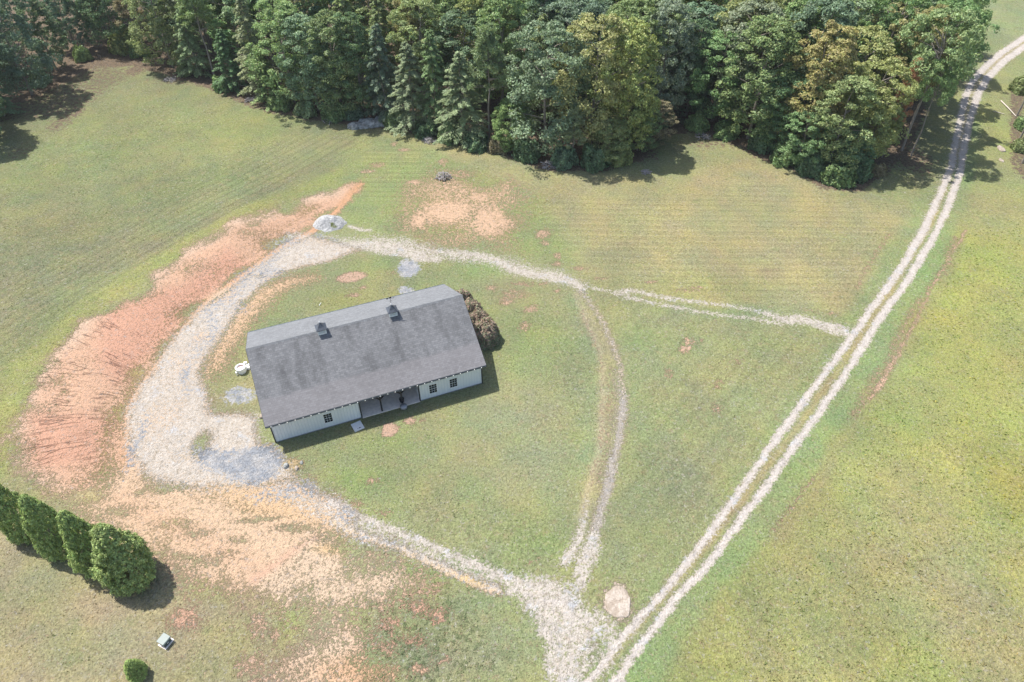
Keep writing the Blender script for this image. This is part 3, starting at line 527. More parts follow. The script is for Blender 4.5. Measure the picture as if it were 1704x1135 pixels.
pile_mat()

# ================================================================== BARN
Lb, Wb, HE, HR, OV, OG = 22.05, 13.76, 3.03, 7.02, .42, .40
SL = (HR-HE)/(Wb/2+OV); WT = HE+OV*SL-.16
barn = empty('barn', (BARN[0], BARN[1], 0), PSI)
tag(barn, 'long white metal-sided barn with grey shingle gable roof, two cupolas and open bay', 'barn')
BX0, BX1 = 8.85, 15.03
def wallbox(x0, x1, y0, y1, z1=WT, name='wall', mat='siding'):
    m = MB(); m.box(x0, x1, y0, y1, -.05, z1); return m.build(name, M[mat], barn)
wallbox(0, BX0, 0, .15); wallbox(BX1, Lb, 0, .15); wallbox(0, BX0, Wb-.15, Wb, name='rear_wall'); wallbox(BX1, Lb, Wb-.15, Wb, name='rear_wall')  # rear wall split by an added unseen opening to light the bay floor
for x0, nm in ((0, 'gable_wall'), (Lb-.15, 'gable_wall')):
    m = MB(); rt = WT+(Wb/2)*SL-.02
    m.prism([(.152, -.05), (Wb-.152, -.05), (Wb-.152, WT+.15*SL), (Wb/2, rt), (.152, WT+.15*SL)], 'x', x0, x0+.15); m.build(nm, M['siding'], barn)
for x0 in (BX0-.15, BX1):
    m = MB(); m.prism([(.152, .1), (Wb-.152, .1), (Wb-.152, WT+.1), (Wb/2, WT+2.2), (.152, WT+.1)], 'x', x0, x0+.15); m.build('bay_side_wall', M['siding'], barn)
m = MB(); m.box(BX0, BX1, -.12, Wb, -.1, .10); m.build('bay_floor', M['concrete'], barn)
# roof: two shingled slopes with thickness
def slope(y0, z0, y1, z1, mat):
    m = MB(); m.prism([(y0, z0), (y1, z1), (y1, z1-.14), (y0, z0-.14)], 'x', -OG, Lb+OG); return m.build('roof_slope', M[mat], barn)
slope(-OV, HE, Wb/2-.001, HR, 'shingle_front'); slope(Wb+OV, HE, Wb/2+.001, HR, 'shingle_back')
m = MB(); m.prism([(Wb/2-.16, HR-.16*SL+.012), (Wb/2, HR+.035), (Wb/2+.16, HR-.16*SL+.012), (Wb/2, HR-.01)], 'x', -OG-.01, Lb+OG+.01); m.build('ridge_cap', M['shingle_back'], barn)
for x in (-OG-.03, Lb+OG+.003):                      # dark rake boards
    for sy, (ya, yb) in (('f', (-OV, Wb/2-.002)), ('b', (Wb+OV, Wb/2+.002))):
        m = MB(); m.prism([(ya, HE-.015), (yb, HR-.015), (yb, HR-.2), (ya, HE-.2)], 'x', x, x+.027); m.build('rake_board', M['black_trim'], barn)
m = MB()
prof = [(-OV-.13, HE-.02), (-OV-.12, HE-.13), (-OV-.005, HE-.15), (-OV-.005, HE-.02), (-OV-.03, HE-.02), (-OV-.03, HE-.12), (-OV-.10, HE-.11), (-OV-.11, HE-.02)]
m.prism(prof, 'x', -OG+.02, Lb+OG-.02); m.build('gutter', M['gutter_metal'], barn)
m = MB(); m.prism([(Wb+OV+.13, HE-.02), (Wb+OV+.12, HE-.13), (Wb+OV+.005, HE-.15), (Wb+OV+.005, HE-.02)], 'x', -OG+.02, Lb+OG-.02); m.build('gutter', M['gutter_metal'], barn)
for x0, y0 in ((-.05, -.04), (Lb-.07, -.04), (BX0-.10, -.04), (BX1-.02, -.04), (-.05, Wb-.10), (Lb-.07, Wb-.10)):
    m = MB(); m.box(x0, x0+.12, y0, y0+.13, -.02, WT-.02); m.build('corner_trim', M['black_trim'], barn)
for x0, x1 in ((.07, BX0-.10), (BX1+.10, Lb-.07)):
    m = MB(); m.box(x0, x1, -.025, -.002, -.02, .10); m.build('base_trim', M['steel'], barn)
m = MB(); m.box(BX0+.02, BX1-.02, .0, .14, WT-.52, WT-.10); m.build('header_beam', M['black_trim'], barn)
for px in (10.97, 13.17):
    m = MB(); m.box(px-.08, px+.08, -.02, .14, .10, WT-.52); p = m.build('post', M['black_trim'], barn)
    for s in (-1, 1):
        m = MB(); m.add([(px+s*.08, .0, WT-1.1), (px+s*.08, .12, WT-1.1), (px+s*.08, .12, WT-1.25), (px+s*.08, .0, WT-1.25), (px+s*.72, .0, WT-.522), (px+s*.72, .12, WT-.522), (px+s*.62, .12, WT-.63), (px+s*.62, .0, WT-.63)],
                        [(0, 1, 2, 3), (4, 5, 6, 7), (0, 4, 5, 1), (1, 5, 6, 2), (2, 6, 7, 3), (3, 7, 4, 0)]); m.build('brace', M['black_trim'], p)
def window(xc, zc, w=.80, h=1.25):
    m = MB(); t = .06; y0, y1 = -.03, -.002
    m.box(xc-w/2-t, xc-w/2, y0, y1, zc-h/2-t, zc+h/2+t); m.box(xc+w/2, xc+w/2+t, y0, y1, zc-h/2-t, zc+h/2+t); m.box(xc-w/2, xc+w/2, y0, y1, zc+h/2, zc+h/2+t); m.box(xc-w/2, xc+w/2, y0, y1, zc-h/2-t, zc-h/2)
    f = m.build('window', M['fresh_white'], barn)
    m = MB(); m.box(xc-w/2, xc+w/2, -.012, -.003, zc-h/2, zc+h/2); m.build('pane', M['glass'], f)
    m = MB(); b = .014
    for k in (1, 2): m.box(xc-w/2+k*w/3-b, xc-w/2+k*w/3+b, -.022, -.013, zc-h/2, zc+h/2)
    for z, bb in ((zc-h/4, b), (zc, .028), (zc+h/4, b)): m.box(xc-w/2, xc+w/2, -.024, -.023+.001, zc-bb, zc+bb); 
    m2 = MB()
    for k in (1, 2): m2.box(xc-w/2+k*w/3-b, xc-w/2+k*w/3+b, -.020, -.013, zc-h/2, zc+h/2)
    for z, bb in ((zc-h/4, b), (zc, .028), (zc+h/4, b)): m2.box(xc-w/2, xc+w/2, -.025, -.0125, z-bb, z+bb)
    m2.build('muntin', M['muntin_white'], f)
window(5.52, 1.40); window(16.59, 1.33); window(18.84, 1.33)
def cupola(xc, vane):
    yc = Wb/2; s = .44; zb = HR-s*SL-.1; m = MB(); m.box(xc-s, xc+s, yc-s, yc+s, zb, 7.38); c = m.build('cupola', M['siding'], barn)
    m = MB(); e = .56; m.prism([(xc-e, yc-e), (xc+e, yc-e), (xc+e, yc+e), (xc-e, yc+e)], 'z', 7.38, 7.44)
    n1 = [(e, 7.44), (.34, 7.62), (.16, 7.86), (.0, 8.10)]
    vs = []; fs = []
    for k, (r, z) in enumerate(n1): vs += [(xc-r, yc-r, z), (xc+r, yc-r, z), (xc+r, yc+r, z), (xc-r, yc+r, z)]
    for k in range(3):
        for j in range(4): fs.append((k*4+j, k*4+(j+1) % 4, k*4+4+(j+1) % 4, k*4+4+j))
    m.add(vs, fs); m.build('cupola_roof', M['cupola_roof'], c)
    m = MB()
    for k in range(5): m.box(xc-s+.1, xc+s-.1, yc-s-.02, yc-s-.002, 6.98+k*.07, 7.02+k*.07)
    m.build('louvre', M['muntin_white'], c)
    m = MB(); m.lathe([(0, 8.05), (.05, 8.06), (.03, 8.14), (.06, 8.2), (.0, 8.3)], 10, (xc, yc)); m.build('finial', M['fresh_white'], c)
    if vane:
        m = MB(); m.tube([(xc, yc, 8.25), (xc, yc, 9.15)], .018, 6); m.tube([(xc-.38, yc+.05, 8.95), (xc+.30, yc-.05, 8.95)], .015, 6)
        m.prism([(xc-.40, 8.88), (xc-.28, 8.86), (xc-.2, 8.95), (xc-.28, 9.04), (xc-.40, 9.02)], 'y', yc+.03, yc+.045)
        m.prism([(xc+.28, 8.90), (xc+.42, 8.95), (xc+.28, 9.00)], 'y', yc-.05, yc-.035)
        m.prism([(xc-.12, 8.97), (xc+.10, 8.97), (xc+.14, 9.10), (xc+.06, 9.16), (xc-.02, 9.08), (xc-.14, 9.12)], 'y', yc-.008, yc+.008)
        m.tube([(xc, yc-.2, 8.6), (xc, yc+.2, 8.6)], .012, 5); m.tube([(xc-.2, yc, 8.6), (xc+.2, yc, 8.6)], .012, 5); m.build('weathervane', M['dark_iron'], c)
cupola(7.2, False); cupola(14.69, True)
def barn_local(x, y, z=0): c, s = math.cos(PSI), math.sin(PSI); return (BARN[0]+x*c-y*s, BARN[1]+x*s+y*c, z)
sl = empty('string_lights', barn_local(-.2, -OV-.15, HE-.1), PSI); tag(sl, 'string of small white bulbs hung along the front gutter of the barn', 'string lights')
m = MB(); NB = 29; pts = []
for k in range(NB):
    x = .35+k*.775; pts += [(x, -.03, .10), (x+.39, -.03, .06)]
m.tube(pts, .010, 4); m.build('cord', M['black_trim'], sl)
bm_ = MB(); bm_.lathe([(0, .05), (.035, .04), (.05, .0), (.035, -.04), (0, -.06)], 8); b0 = bm_.build('bulb', M['bulb_glass'], sl, smooth=True); b0.location = (.35, -.05, .10)
for k in range(1, NB):
    b = b0.copy(); C.objects.link(b); b.parent = sl; b.location = (.35+k*.775, -.05, .10)

# ================================================================== small things by the barn
def at(name, lx, ly, rz=0): x, y, _ = barn_local(lx, ly); return empty(name, (x, y, 0), PSI+rz)
t = at('concrete_slab', 8.12, -1.02, .18); tag(t, 'square pale concrete slab on the grass left of the open bay', 'slab')
m = MB(); m.box(-.52, .52, -.56, .56, -.05, .12); m.build('slab_body', M['pale_slab'], t, bevel=.015)
for dx, dy, r in ((.05, -.36, .045), (.12, -.33, .05), (-.12, -.36, .03), (.2, -.37, .03)):
    m = MB(); m.lathe([(r, .118), (r, .15), (0, .16)], 10, (dx, dy)); m.build('fitting', M['dark_iron'], t)
t = at('metal_kettle', 13.18, -.42); tag(t, 'round grey lidded metal kettle on the grass beside the right bay post', 'kettle')
m = MB(); m.lathe([(0, .0), (.24, .02), (.37, .2), (.38, .42), (.37, .44)], 20); m.build('bowl', M['steel'], t, smooth=True)
m = MB(); m.lathe([(.385, .43), (.34, .52), (.18, .60), (0, .63)], 20); m.build('lid', M['steel'], t, smooth=True)
m = MB(); m.tube([(-.08, 0, .62), (-.07, 0, .68), (.07, 0, .68), (.08, 0, .62)], .014, 6); m.build('handle', M['dark_iron'], t)
t = at('black_bucket', 13.22, .42+.1); t.location.z = .10; tag(t, 'black bucket standing on the bay floor behind the grey kettle', 'bucket')
m = MB(); m.lathe([(0, 0), (.20, 0), (.27, .5), (.285, .5), (.285, .53), (.25, .53), (.19, .05), (0, .05)], 18); m.build('bucket_body', M['dark_iron'], t, smooth=True)
m = MB(); m.tube([(-.28, 0, .5), (-.2, .0, .66), (0, 0, .72), (.2, 0, .66), (.28, 0, .5)], .01, 5); m.build('handle', M['steel'], t)
t = empty('round_tub', (*G(402.5, 618), 0), .3); t.scale = (.86, .86, .86); tag(t, 'round white tub with a folded liner and reddish fill beside the barn gable', 'tub')
m = MB(); m.lathe([(.58, -.02), (.63, .1), (.64, .72), (.67, .80), (.60, .84), (.50, .78), (.47, .62)], 28); m.build('tub_wall', M['fresh_white'], t, smooth=True)
m = MB(); m.lathe([(.49, .60), (.3, .63), (0, .60)], 20); m.build('fill', M['tub_fill'], t)
m = MB(); m.prism([(-.44, -.34), (-.1, -.5), (.36, -.34), (.48, -.02), (.2, .12), (-.2, .1), (-.38, -.02)], 'z', .66, .74); m.build('cover', M['fresh_white'], t, bevel=.02)
m = MB(); m.prism([(-.7, -.35), (-.58, -.42), (-.52, -.62), (-.66, -.66)], 'z', .0, .55); m.build('flap', M['fresh_white'], t, bevel=.02)
for (px, py, a, lab) in ((409, 606, .3, 'small white block north of the white tub, farthest from the barn wall'), (414, 610, .8, 'white block between the other two blocks, nearest the barn wall'), (413.5, 614, .1, 'white block close against the east side of the white tub')):
    o = empty('white_block', (*G(px, py), 0), a); tag(o, lab, 'block', 'white blocks beside the tub')
    m = MB(); m.box(-.17, .17, -.13, .13, 0, .30); m.build('block_body', M['fresh_white'], o, bevel=.02)
    m = MB(); m.box(-.10, .10, -.06, .06, .302, .33); m.build('block_top', M['pale_slab'], o, bevel=.008)
def stick(name, p0, p1, r, mat, label, cat, z=.06):
    a = G(*p0); b = G(*p1); o = empty(name, (a[0], a[1], Z(*a))); tag(o, label, cat); m = MB(); d = b-a
    m.tube([(0, 0, z), (d[0]*.5, d[1]*.5, z*1.4), (d[0], d[1], z)], [r, r*.9, r*.7], 8); m.build('shaft', M[mat], o); return o
stick('plastic_pipe', (531.5, 509), (534.5, 504.5), .035, 'fresh_white', 'short white plastic pipe lying on the grass behind the barn roof', 'pipe')
stick('fallen_branch', (1665, 169), (1690, 195), .10, 'pale_wood', 'long pale fallen branch beside the trunks at the right edge', 'fallen branch', .12)
stick('fallen_branch', (1652, 186), (1671, 191), .07, 'pale_wood', 'short pale fallen branch on the grass east of the lane bend', 'fallen branch', .1)
def stones(name, px, py, rx, ry, h, mat, label, seed, flat=.5, cnt=1):
    g = G(px, py); o = empty(name, (g[0], g[1], Z(*g)-.05)); tag(o, label, 'rock'); mm, s = MPP(px, py); r = random.Random(seed); Vs = []; Fs = []; off = 0
    for k in range(cnt):
        nu, nv = 22, 9; a, b = (rx*mm, ry*mm/s) if cnt == 1 else (rx*mm*r.uniform(.18, .42), ry*mm/s*r.uniform(.3, .6)); cx, cy = (0, 0) if cnt == 1 else (rx*mm*r.uniform(-.8, .8), ry*mm/s*r.uniform(-.5, .5)); hh = h*(1 if cnt == 1 else r.uniform(.5, 1.1))
        th = np.linspace(0, 2*np.pi, nu, endpoint=False); ph = np.linspace(0, np.pi/2, nv); T, Q = np.meshgrid(th, ph)
        wob = 1+.35*(fbm(np.cos(T)*1.7+k*9, np.sin(T)*1.7+Q, seed, 3)-.5)*2
        X = cx+a*np.sin(Q)*np.cos(T)*wob; Y = cy+b*np.sin(Q)*np.sin(T)*wob; Zz = hh*np.cos(Q)**flat*(.75+.5*fbm(X*1.3, Y*1.3, seed+3, 3)); Zz[-1] = -.15
        Vs.append(np.stack([X, Y, Zz], -1).reshape(-1, 3)); i = np.arange(nv-1)[:, None]*nu; j = np.arange(nu)[None, :]; jn = (j+1) % nu
        Fs.append(np.stack([i+j, i+nu+j, i+nu+jn, i+jn], -1).reshape(-1, 4)+off); off += nu*nv
    link('rock_body', mesh_np('rock_body', np.concatenate(Vs), np.concatenate(Fs), False), M[mat], o); return o
stones('rock_outcrop', 628, 206, 46, 9, .8, 'grey_rock', 'broad grey rock outcrop at the shaded edge of the wood', 4, .5, 14)
stones('flat_rock', 1028, 1003, 20, 22, .14, 'tan_rock', 'large flat tan rock in the grass beside the lane fork', 9, .2)
stones('field_stone', 1665, 248, 4.5, 3.5, .3, 'tan_rock', 'pale boulder on the grass east of the lane, the larger of two', 12)
stones('field_stone', 1666, 267, 2.6, 2, .2, 'tan_rock', 'small pale stone just south of the larger boulder east of the lane', 14)
stones('field_stone', 476, 776, 4, 4, .35, 'grey_rock', 'grey stone on the rubbly corner south of the barn, nearest the blue gravel', 15)
stones('field_stone', 494, 780, 3.2, 3.2, .3, 'tan_rock', 'pale stone on the rubbly corner, next to the grey stone', 16)
stones('field_stone', 502, 770, 2.6, 2.6, .25, 'grey_rock', 'small grey stone where the rubbly corner meets the lawn', 18)
stones('field_stone', 436, 694, 3.4, 3, .35, 'tan_rock', 'brown stone against the foot of the barn gable wall', 19)
# gravel heap
g = G(546, 377); o = empty('gravel_pile', (g[0], g[1], Z(*g)-.03)); tag(o, 'rounded heap of pale grey gravel with weeds on its front', 'gravel pile')
u = np.linspace(-1, 1, 60); A, B2 = np.meshgrid(u, u); rr = np.sqrt(A**2+B2**2)*(.86+.34*fbm(A*1.8, B2*1.8, 8, 3)); hh = np.clip(1-rr**1.4, 0, 1)*1.5*(.7+.6*fbm(A*2.4+3, B2*2.4, 5, 4))+.10*(fbm(A*16, B2*16, 3, 2)-.5)*(rr < .95)-.05
ii2 = (np.arange(59)[:, None]*60+np.arange(59)[None, :]).ravel(); k = (rr.ravel()[ii2] < 1.02)
me = mesh_np('heap', np.stack([A*2.5, B2*2.0+.7, hh], -1).reshape(-1, 3), np.column_stack([ii2, ii2+1, ii2+61, ii2+60])[k], True)
a = me.attributes.new('tint', 'FLOAT', 'POINT'); a.data.foreach_set('value', (np.exp(-(((A-.35)/.3)**2+((B2+.55)/.22)**2))).ravel().astype(np.float32)*.9); link('heap', me, M['pile'], o)
# utility box
g = G(277, 1070); c1 = G(267.5, 1070); c2 = G(280, 1077); yaw = math.atan2(*(c2-c1)[::-1]); o = empty('utility_box', (g[0], g[1], Z(*g)), yaw); tag(o, 'pale green metal utility box on a pad in the lower left lawn', 'utility box')
m = MB(); m.box(-.42, .42, -.46, .46, -.05, .06); m.build('pad', M['concrete'], o)
m = MB(); m.box(-.31, .31, -.35, .35, .062, .56); m.build('cabinet', M['green_enamel_side'], o, bevel=.01)
m = MB(); m.prism([(-.37, .56), (.37, .52), (.37, .58), (.31, .64), (-.34, .70), (-.37, .68)], 'y', -.40, .40); m.build('lid', M['green_enamel'], o, bevel=.01)
m = MB(); m.box(.312, .34, -.08, .08, .28, .35); m.build('handle', M['fresh_white'], o)
# brush piles
def brush(px, py, rx, h, n_, seed, label, mat='dead_wood'):
    g = G(px, py); r = random.Random(seed); mm, s = MPP(px, py); o = empty('brush_pile', (g[0], g[1], Z(*g))); tag(o, label, 'brush pile', 'heaps of cut brush along the wood edge'); R = rx*mm; m = MB()
    for k in range(int(n_*.6)):
        a = r.uniform(0, 6.28); q = R*math.sqrt(r.random())*.8; cx, cy = q*math.cos(a), q*math.sin(a)*.8; b = r.uniform(0, 6.28); L = r.uniform(.5, 1.3)*R*.7; zc = h*1.2*(1-(q/R)**2)*r.uniform(.05, 1)
        e = r.uniform(-.35, .5); dx, dy = math.cos(b)*L/2, math.sin(b)*L/2
        m.tube([(cx-dx, cy-dy, max(.02, zc-e*L/2)), (cx+r.uniform(-.15, .15), cy+r.uniform(-.15, .15), zc+.05), (cx+dx, cy+dy, max(.02, zc+e*L/2))], [r.uniform(.04, .09), .04, .012], 4)
    me_ = m.build('sticks', M[mat], o); return o
brush(738, 297, 14, .9, 110, 1, 'grey heap of cut brush in the open grass above the barn'); brush(715, 236, 13, .6, 70, 2, 'dark brush heap in tree shadow right of the rock outcrop'); brush(915, 277, 16, .7, 80, 3, 'brush heap with pale poles under the big blue-green oak')
brush(1075, 287, 9, .3, 60, 4, 'low flat heap of grey sticks in the shaded notch of the field'); brush(1168, 228, 14, .5, 60, 5, 'brush heap at the wood edge left of the big green tree'); brush(284, 134, 12, .5, 60, 6, 'small sunlit brush heap at the upper left wood edge'); brush(420, 167, 13, .5, 60, 7, 'brush heap in shade below the feathery evergreens'); brush(548, 202, 12, .4, 40, 8, 'sparse stick heap left of the grey rock outcrop')

# ================================================================== FOLIAGE
def leafmesh(name, c, nrm, half, asp, tint, up=None, rs=None):
    """one small face per leaf cluster: centres c, facing nrm"""
    N = len(c); rs = rs or np.random.RandomState(1)
    nrm = nrm/(np.linalg.norm(nrm, axis=1, keepdims=True)+1e-9)
    t = (up if up is not None else rs.normal(size=(N, 3))); t = t-(t*nrm).sum(1, keepdims=True)*nrm; t /= np.linalg.norm(t, axis=1, keepdims=True)+1e-9
    b = np.cross(nrm, t); h = half[:, None]; w = h*asp
    V = np.stack([c-t*h, c+b*w*.9-t*h*.1, c+t*h, c-b*w*.9+t*h*.15], 1).reshape(-1, 3)
    me = mesh_np(name, V, np.arange(4*N).reshape(N, 4))
    a = me.color_attributes.new('tint', 'FLOAT_COLOR', 'POINT'); hv = rs.random_sample(N); cc = np.stack([tint, hv, hv*0, hv*0+1], 1)
    a.data.foreach_set('color', np.repeat(cc, 4, 0).astype(np.float32).ravel()); me.materials.append(M['leaves']); return me
def unit(v): return v/(np.linalg.norm(v, axis=-1, keepdims=True)+1e-9)
def trunkmesh(name, H, r0, rs, limbs, bare=.9, lean=.02):
    m = MB(); pts = [(rs.normal()*lean*z, rs.normal()*lean*z, z) for z in np.linspace(-.3, H*bare, 7)]; m.tube(pts, list(np.linspace(r0, r0*.2, 7)), 8)
    for (z, a, L, rise) in limbs:
        m.tube([(0, 0, z), (math.cos(a)*L*.5, math.sin(a)*L*.5, z+rise*.6), (math.cos(a)*L, math.sin(a)*L, z+rise)], [r0*.35, r0*.2, r0*.07], 5)
    me = bpy.data.meshes.new(name); me.from_pydata(m.v, [], m.f); me.update(); me.materials.append(M['bark']); return me
def broadleaf(seed, H=18., R=5., low=.10, ncl=210, nlf=95, leaf=.155, peak=.42, asp=.75, gap=.25):
    rs = np.random.RandomState(seed); zb = H*low; CH = H-zb; cs = []; rad = []
    for k in range(ncl):
        u = rs.beta(1.25, 1.05); th = rs.uniform(0, 2*np.pi); env = math.sqrt(max(.02, 1-((u-peak)/(1.02-peak if u > peak else peak+.22))**2))
        lob = 1+gap*1.3*(vn(np.array([th*1.3+seed]), np.array([u*4.]), seed)[0]-.5)*2
        q = R*env*lob*rs.uniform(.50, .95)**.7; cs.append((q*math.cos(th), q*math.sin(th), zb+u*CH*.97)); rad.append(rs.uniform(.5, 1.25)*(R/5)*(1-.3*u))
    cs = np.array(cs); rad = np.array(rad); out = cs.copy(); out[:, 2] = (cs[:, 2]-(zb+CH*.40))*.7; out = unit(out)
    ci = np.repeat(np.arange(ncl), nlf); N = len(ci); d = unit(unit(rs.normal(size=(N, 3)))+.55*out[ci]+np.array([0, 0, .45]))
    rr = rad[ci]*rs.uniform(.55, 1.08, N); c = cs[ci]+d*rr[:, None]*np.array([1.15, 1.15, .72]); c[:, 2] = np.maximum(c[:, 2], .25)
    nrm = unit(d*.8+rs.normal(size=(N, 3))*.65+np.array([0, 0, .35])); ct = rs.uniform(.85, 1.15, ncl); tint = ct[ci]*rs.uniform(.75, 1.25, N)
    me = leafmesh('crown', c, nrm, rs.uniform(.65, 1.35, N)*leaf, asp, tint, rs=rs)
    limbs = [(rs.uniform(max(low, .2), .8)*H, rs.uniform(0, 6.28), R*rs.uniform(.5, .8), R*rs.uniform(.2, .5)) for k in range(14)]
    return me, trunkmesh('trunk', H, .24, rs, limbs)
def feathery(seed, H=15., R=4.3, nb=130, nl=190):
    rs = np.random.RandomState(seed); C_, N_, T_, HS, TI = [], [], [], [], []; limbs = []
    for k in range(nb):
        u = (k+rs.uniform(0, 1))/nb; z = H*(.05+.93*u); th = k*2.399+rs.normal()*.3; L = R*(1-u)**.75*rs.uniform(.6, 1.12)+.35; dz = rs.uniform(-.10, .18)*L
        s = rs.uniform(.18, 1, nl)**.75; side = rs.uniform(-1, 1, nl)*(.40*L*(1.05-s)+.12)*(.55+.45*np.abs(np.sin(s*16))); dr = np.array([math.cos(th), math.sin(th), 0]); sd = np.array([-dr[1], dr[0], 0])
        p = dr*(s*L)[:, None]+sd*side[:, None]; p[:, 2] = z+dz*s-.22*L*s**2.5-np.abs(side)*.22+rs.normal(size=nl)*.07
        C_.append(p); N_.append(np.array([0, 0, 1.])+dr*.35+rs.normal(size=(nl, 3))*.33); T_.append(dr+sd*np.sign(side)[:, None]*.8+np.array([0, 0, -.25])+rs.normal(size=(nl, 3))*.2)
        HS.append(rs.uniform(.09, .22, nl)); TI.append(rs.uniform(.8, 1.2)*rs.uniform(.8, 1.2, nl)*(.8+.3*s)); limbs.append((z, th, L*.85, dz))
    return leafmesh('crown', np.concatenate(C_), np.concatenate(N_), np.concatenate(HS), .34, np.concatenate(TI), up=np.concatenate(T_), rs=rs), trunkmesh('trunk', H, .20, rs, limbs[::3], .98)
def pine(seed, H=17., R=3.6, low=.35, ncl=85, nl=120):
    rs = np.random.RandomState(seed); C_, N_, T_, TI = [], [], [], []; limbs = []
    for k in range(ncl):
        u = rs.uniform(0, 1)**.85; z = H*(low+(1-low)*u*.98); th = rs.uniform(0, 6.28); L = R*(1-u*.78)*rs.uniform(.35, 1.0); c0 = np.array([L*math.cos(th), L*math.sin(th), z+.25*L])
        d = unit(rs.normal(size=(nl, 3))+np.array([0, 0, .5])); C_.append(c0+d*rs.uniform(.1, .72, nl)[:, None]*np.array([1.1, 1.1, .75])); T_.append(d+rs.normal(size=(nl, 3))*.25); N_.append(rs.normal(size=(nl, 3))+np.array([0, 0, .5])); TI.append(rs.uniform(.8, 1.2)*rs.uniform(.8, 1.2, nl)); limbs.append((z, th, L, .25*L))
    T_ = np.concatenate(T_); N = len(T_)
    return leafmesh('crown', np.concatenate(C_), np.concatenate(N_), rs.uniform(.16, .30, N), .30, np.concatenate(TI), up=T_, rs=rs), trunkmesh('trunk', H, .19, rs, limbs[::2], .97)
def cypress(seed, H=8.6, R=2.6, nc=1250, nl=30):
    rs = np.random.RandomState(seed); u = rs.uniform(0, 1, nc)**1.12; th = rs.uniform(0, 6.28, nc)
    prof = np.interp(u, [0, .06, .16, .30, .5, .7, .85, .95, 1], [.64, .90, 1.0, .97, .80, .58, .40, .24, .05])*R
    lob = 1+.30*(fbm(np.cos(th)*1.8+40, np.sin(th)*1.8+u*H*.55, seed, 3)-.5)*2; r = prof*lob*rs.uniform(.74, 1.02, nc)
    cs = np.stack([r*np.cos(th), r*np.sin(th), .15+u*H*.97], 1); out = unit(np.stack([np.cos(th), np.sin(th), .35+0*th], 1)); rad = rs.uniform(.16, .36, nc)*(1-.3*u)
    ci = np.repeat(np.arange(nc), nl); N = len(ci); d = unit(rs.normal(size=(N, 3))+.9*out[ci]+np.array([0, 0, .5])); c = cs[ci]+d*(rad[ci]*rs.uniform(.5, 1.15, N))[:, None]*np.array([1, 1, 1.35])
    c[:, 2] = np.maximum(c[:, 2], .1); up = d*.7+np.array([0, 0, .9])+rs.normal(size=(N, 3))*.4; tint = rs.uniform(.70, 1.30, nc)[ci]*rs.uniform(.7, 1.3, N)
    return leafmesh('crown', c, unit(d+rs.normal(size=(N, 3))*.45), rs.uniform(.06, .15, N), .55, tint, up=up, rs=rs), trunkmesh('trunk', H, .14, rs, [], .9)
def bushmesh(seed, R=1.5, H=1.8, N=7000, leaf=.09):
    rs = np.random.RandomState(seed); d = unit(rs.normal(size=(N, 3))); d[:, 2] = np.abs(d[:, 2]); lob = 1+.75*(fbm(d[:, 0]*2.2+9, d[:, 1]*2.2+d[:, 2]*1.7, seed, 4)-.5)*2
    sh = 1-.30*rs.uniform(0, 1, N)**2; c = d*(sh*lob)[:, None]*np.array([R, R, H]); c[:, 2] += .05
    tint = (.6+.8*fbm(d[:, 0]*5, d[:, 1]*5+d[:, 2]*3, seed+2, 2))*rs.uniform(.7, 1.3, N)
    m = MB(); rr = random.Random(seed)
    for k in range(5): a = rr.uniform(0, 6.28); m.tube([(0, 0, -.1), (math.cos(a)*R*.25, math.sin(a)*R*.25, H*.5), (math.cos(a)*R*.6, math.sin(a)*R*.6, H*.8)], [.05, .03, .015], 5)
    me = bpy.data.meshes.new('stem'); me.from_pydata(m.v, [], m.f); me.update(); me.materials.append(M['bark'])
    return leafmesh('foliage', c, unit(d+rs.normal(size=(N, 3))*.7), rs.uniform(.6, 1.4, N)*leaf, .6, tint, rs=rs), me

PROTO = {'B': [broadleaf(11), broadleaf(12, R=5.4, gap=.35, ncl=220), broadleaf(13, R=4.6, peak=.5, gap=.3), broadleaf(14, H=18, R=5.2, peak=.34, gap=.4, ncl=200)],
         'S': [broadleaf(21, low=.38, ncl=160, peak=.45, R=5, gap=.35), broadleaf(22, low=.34, ncl=160, peak=.5, R=4.6, gap=.4)],
         'F': [feathery(31), feathery(32, nb=115, R=4.6), feathery(33, nb=120, R=4.1)], 'P': [pine(41), pine(42, low=.45)],
         'T': [broadleaf(23, low=.58, ncl=130, peak=.5, R=4.6, gap=.4), broadleaf(24, low=.6, ncl=110, peak=.45, R=4.6, gap=.4)],
         'C': [cypress(51), cypress(52), cypress(53)], 'U': [bushmesh(61, 1.5, 1.8, 3500, .15), bushmesh(62, 1.7, 1.6, 3500, .15)]}
PH = {'T': 18., 'B': 18., 'S': 18., 'F': 15., 'P': 17., 'C': 8.6}; PR = {'T': 5., 'B': 5., 'S': 5., 'F': 4., 'P': 3.6, 'C': 2.6}
TONE = {'green': (0.212, 0.307, 0.116), 'dark': (0.144, 0.226, 0.11), 'blue': (0.226, 0.307, 0.171), 'teal': (0.163, 0.253, 0.15), 'yellow': (0.321, 0.368, 0.129), 'ochre': (0.355, 0.342, 0.144), 'olive': (0.266, 0.321, 0.129), 'light': (0.273, 0.362, 0.144), 'silver': (0.281, 0.349, 0.226), 'rust': (0.492, 0.26, 0.15), 'brown': (0.3, 0.26, 0.15), 'pinegreen': (0.232, 0.334, 0.157), 'feather': (0.281, 0.349, 0.171)}
rg = random.Random(7)
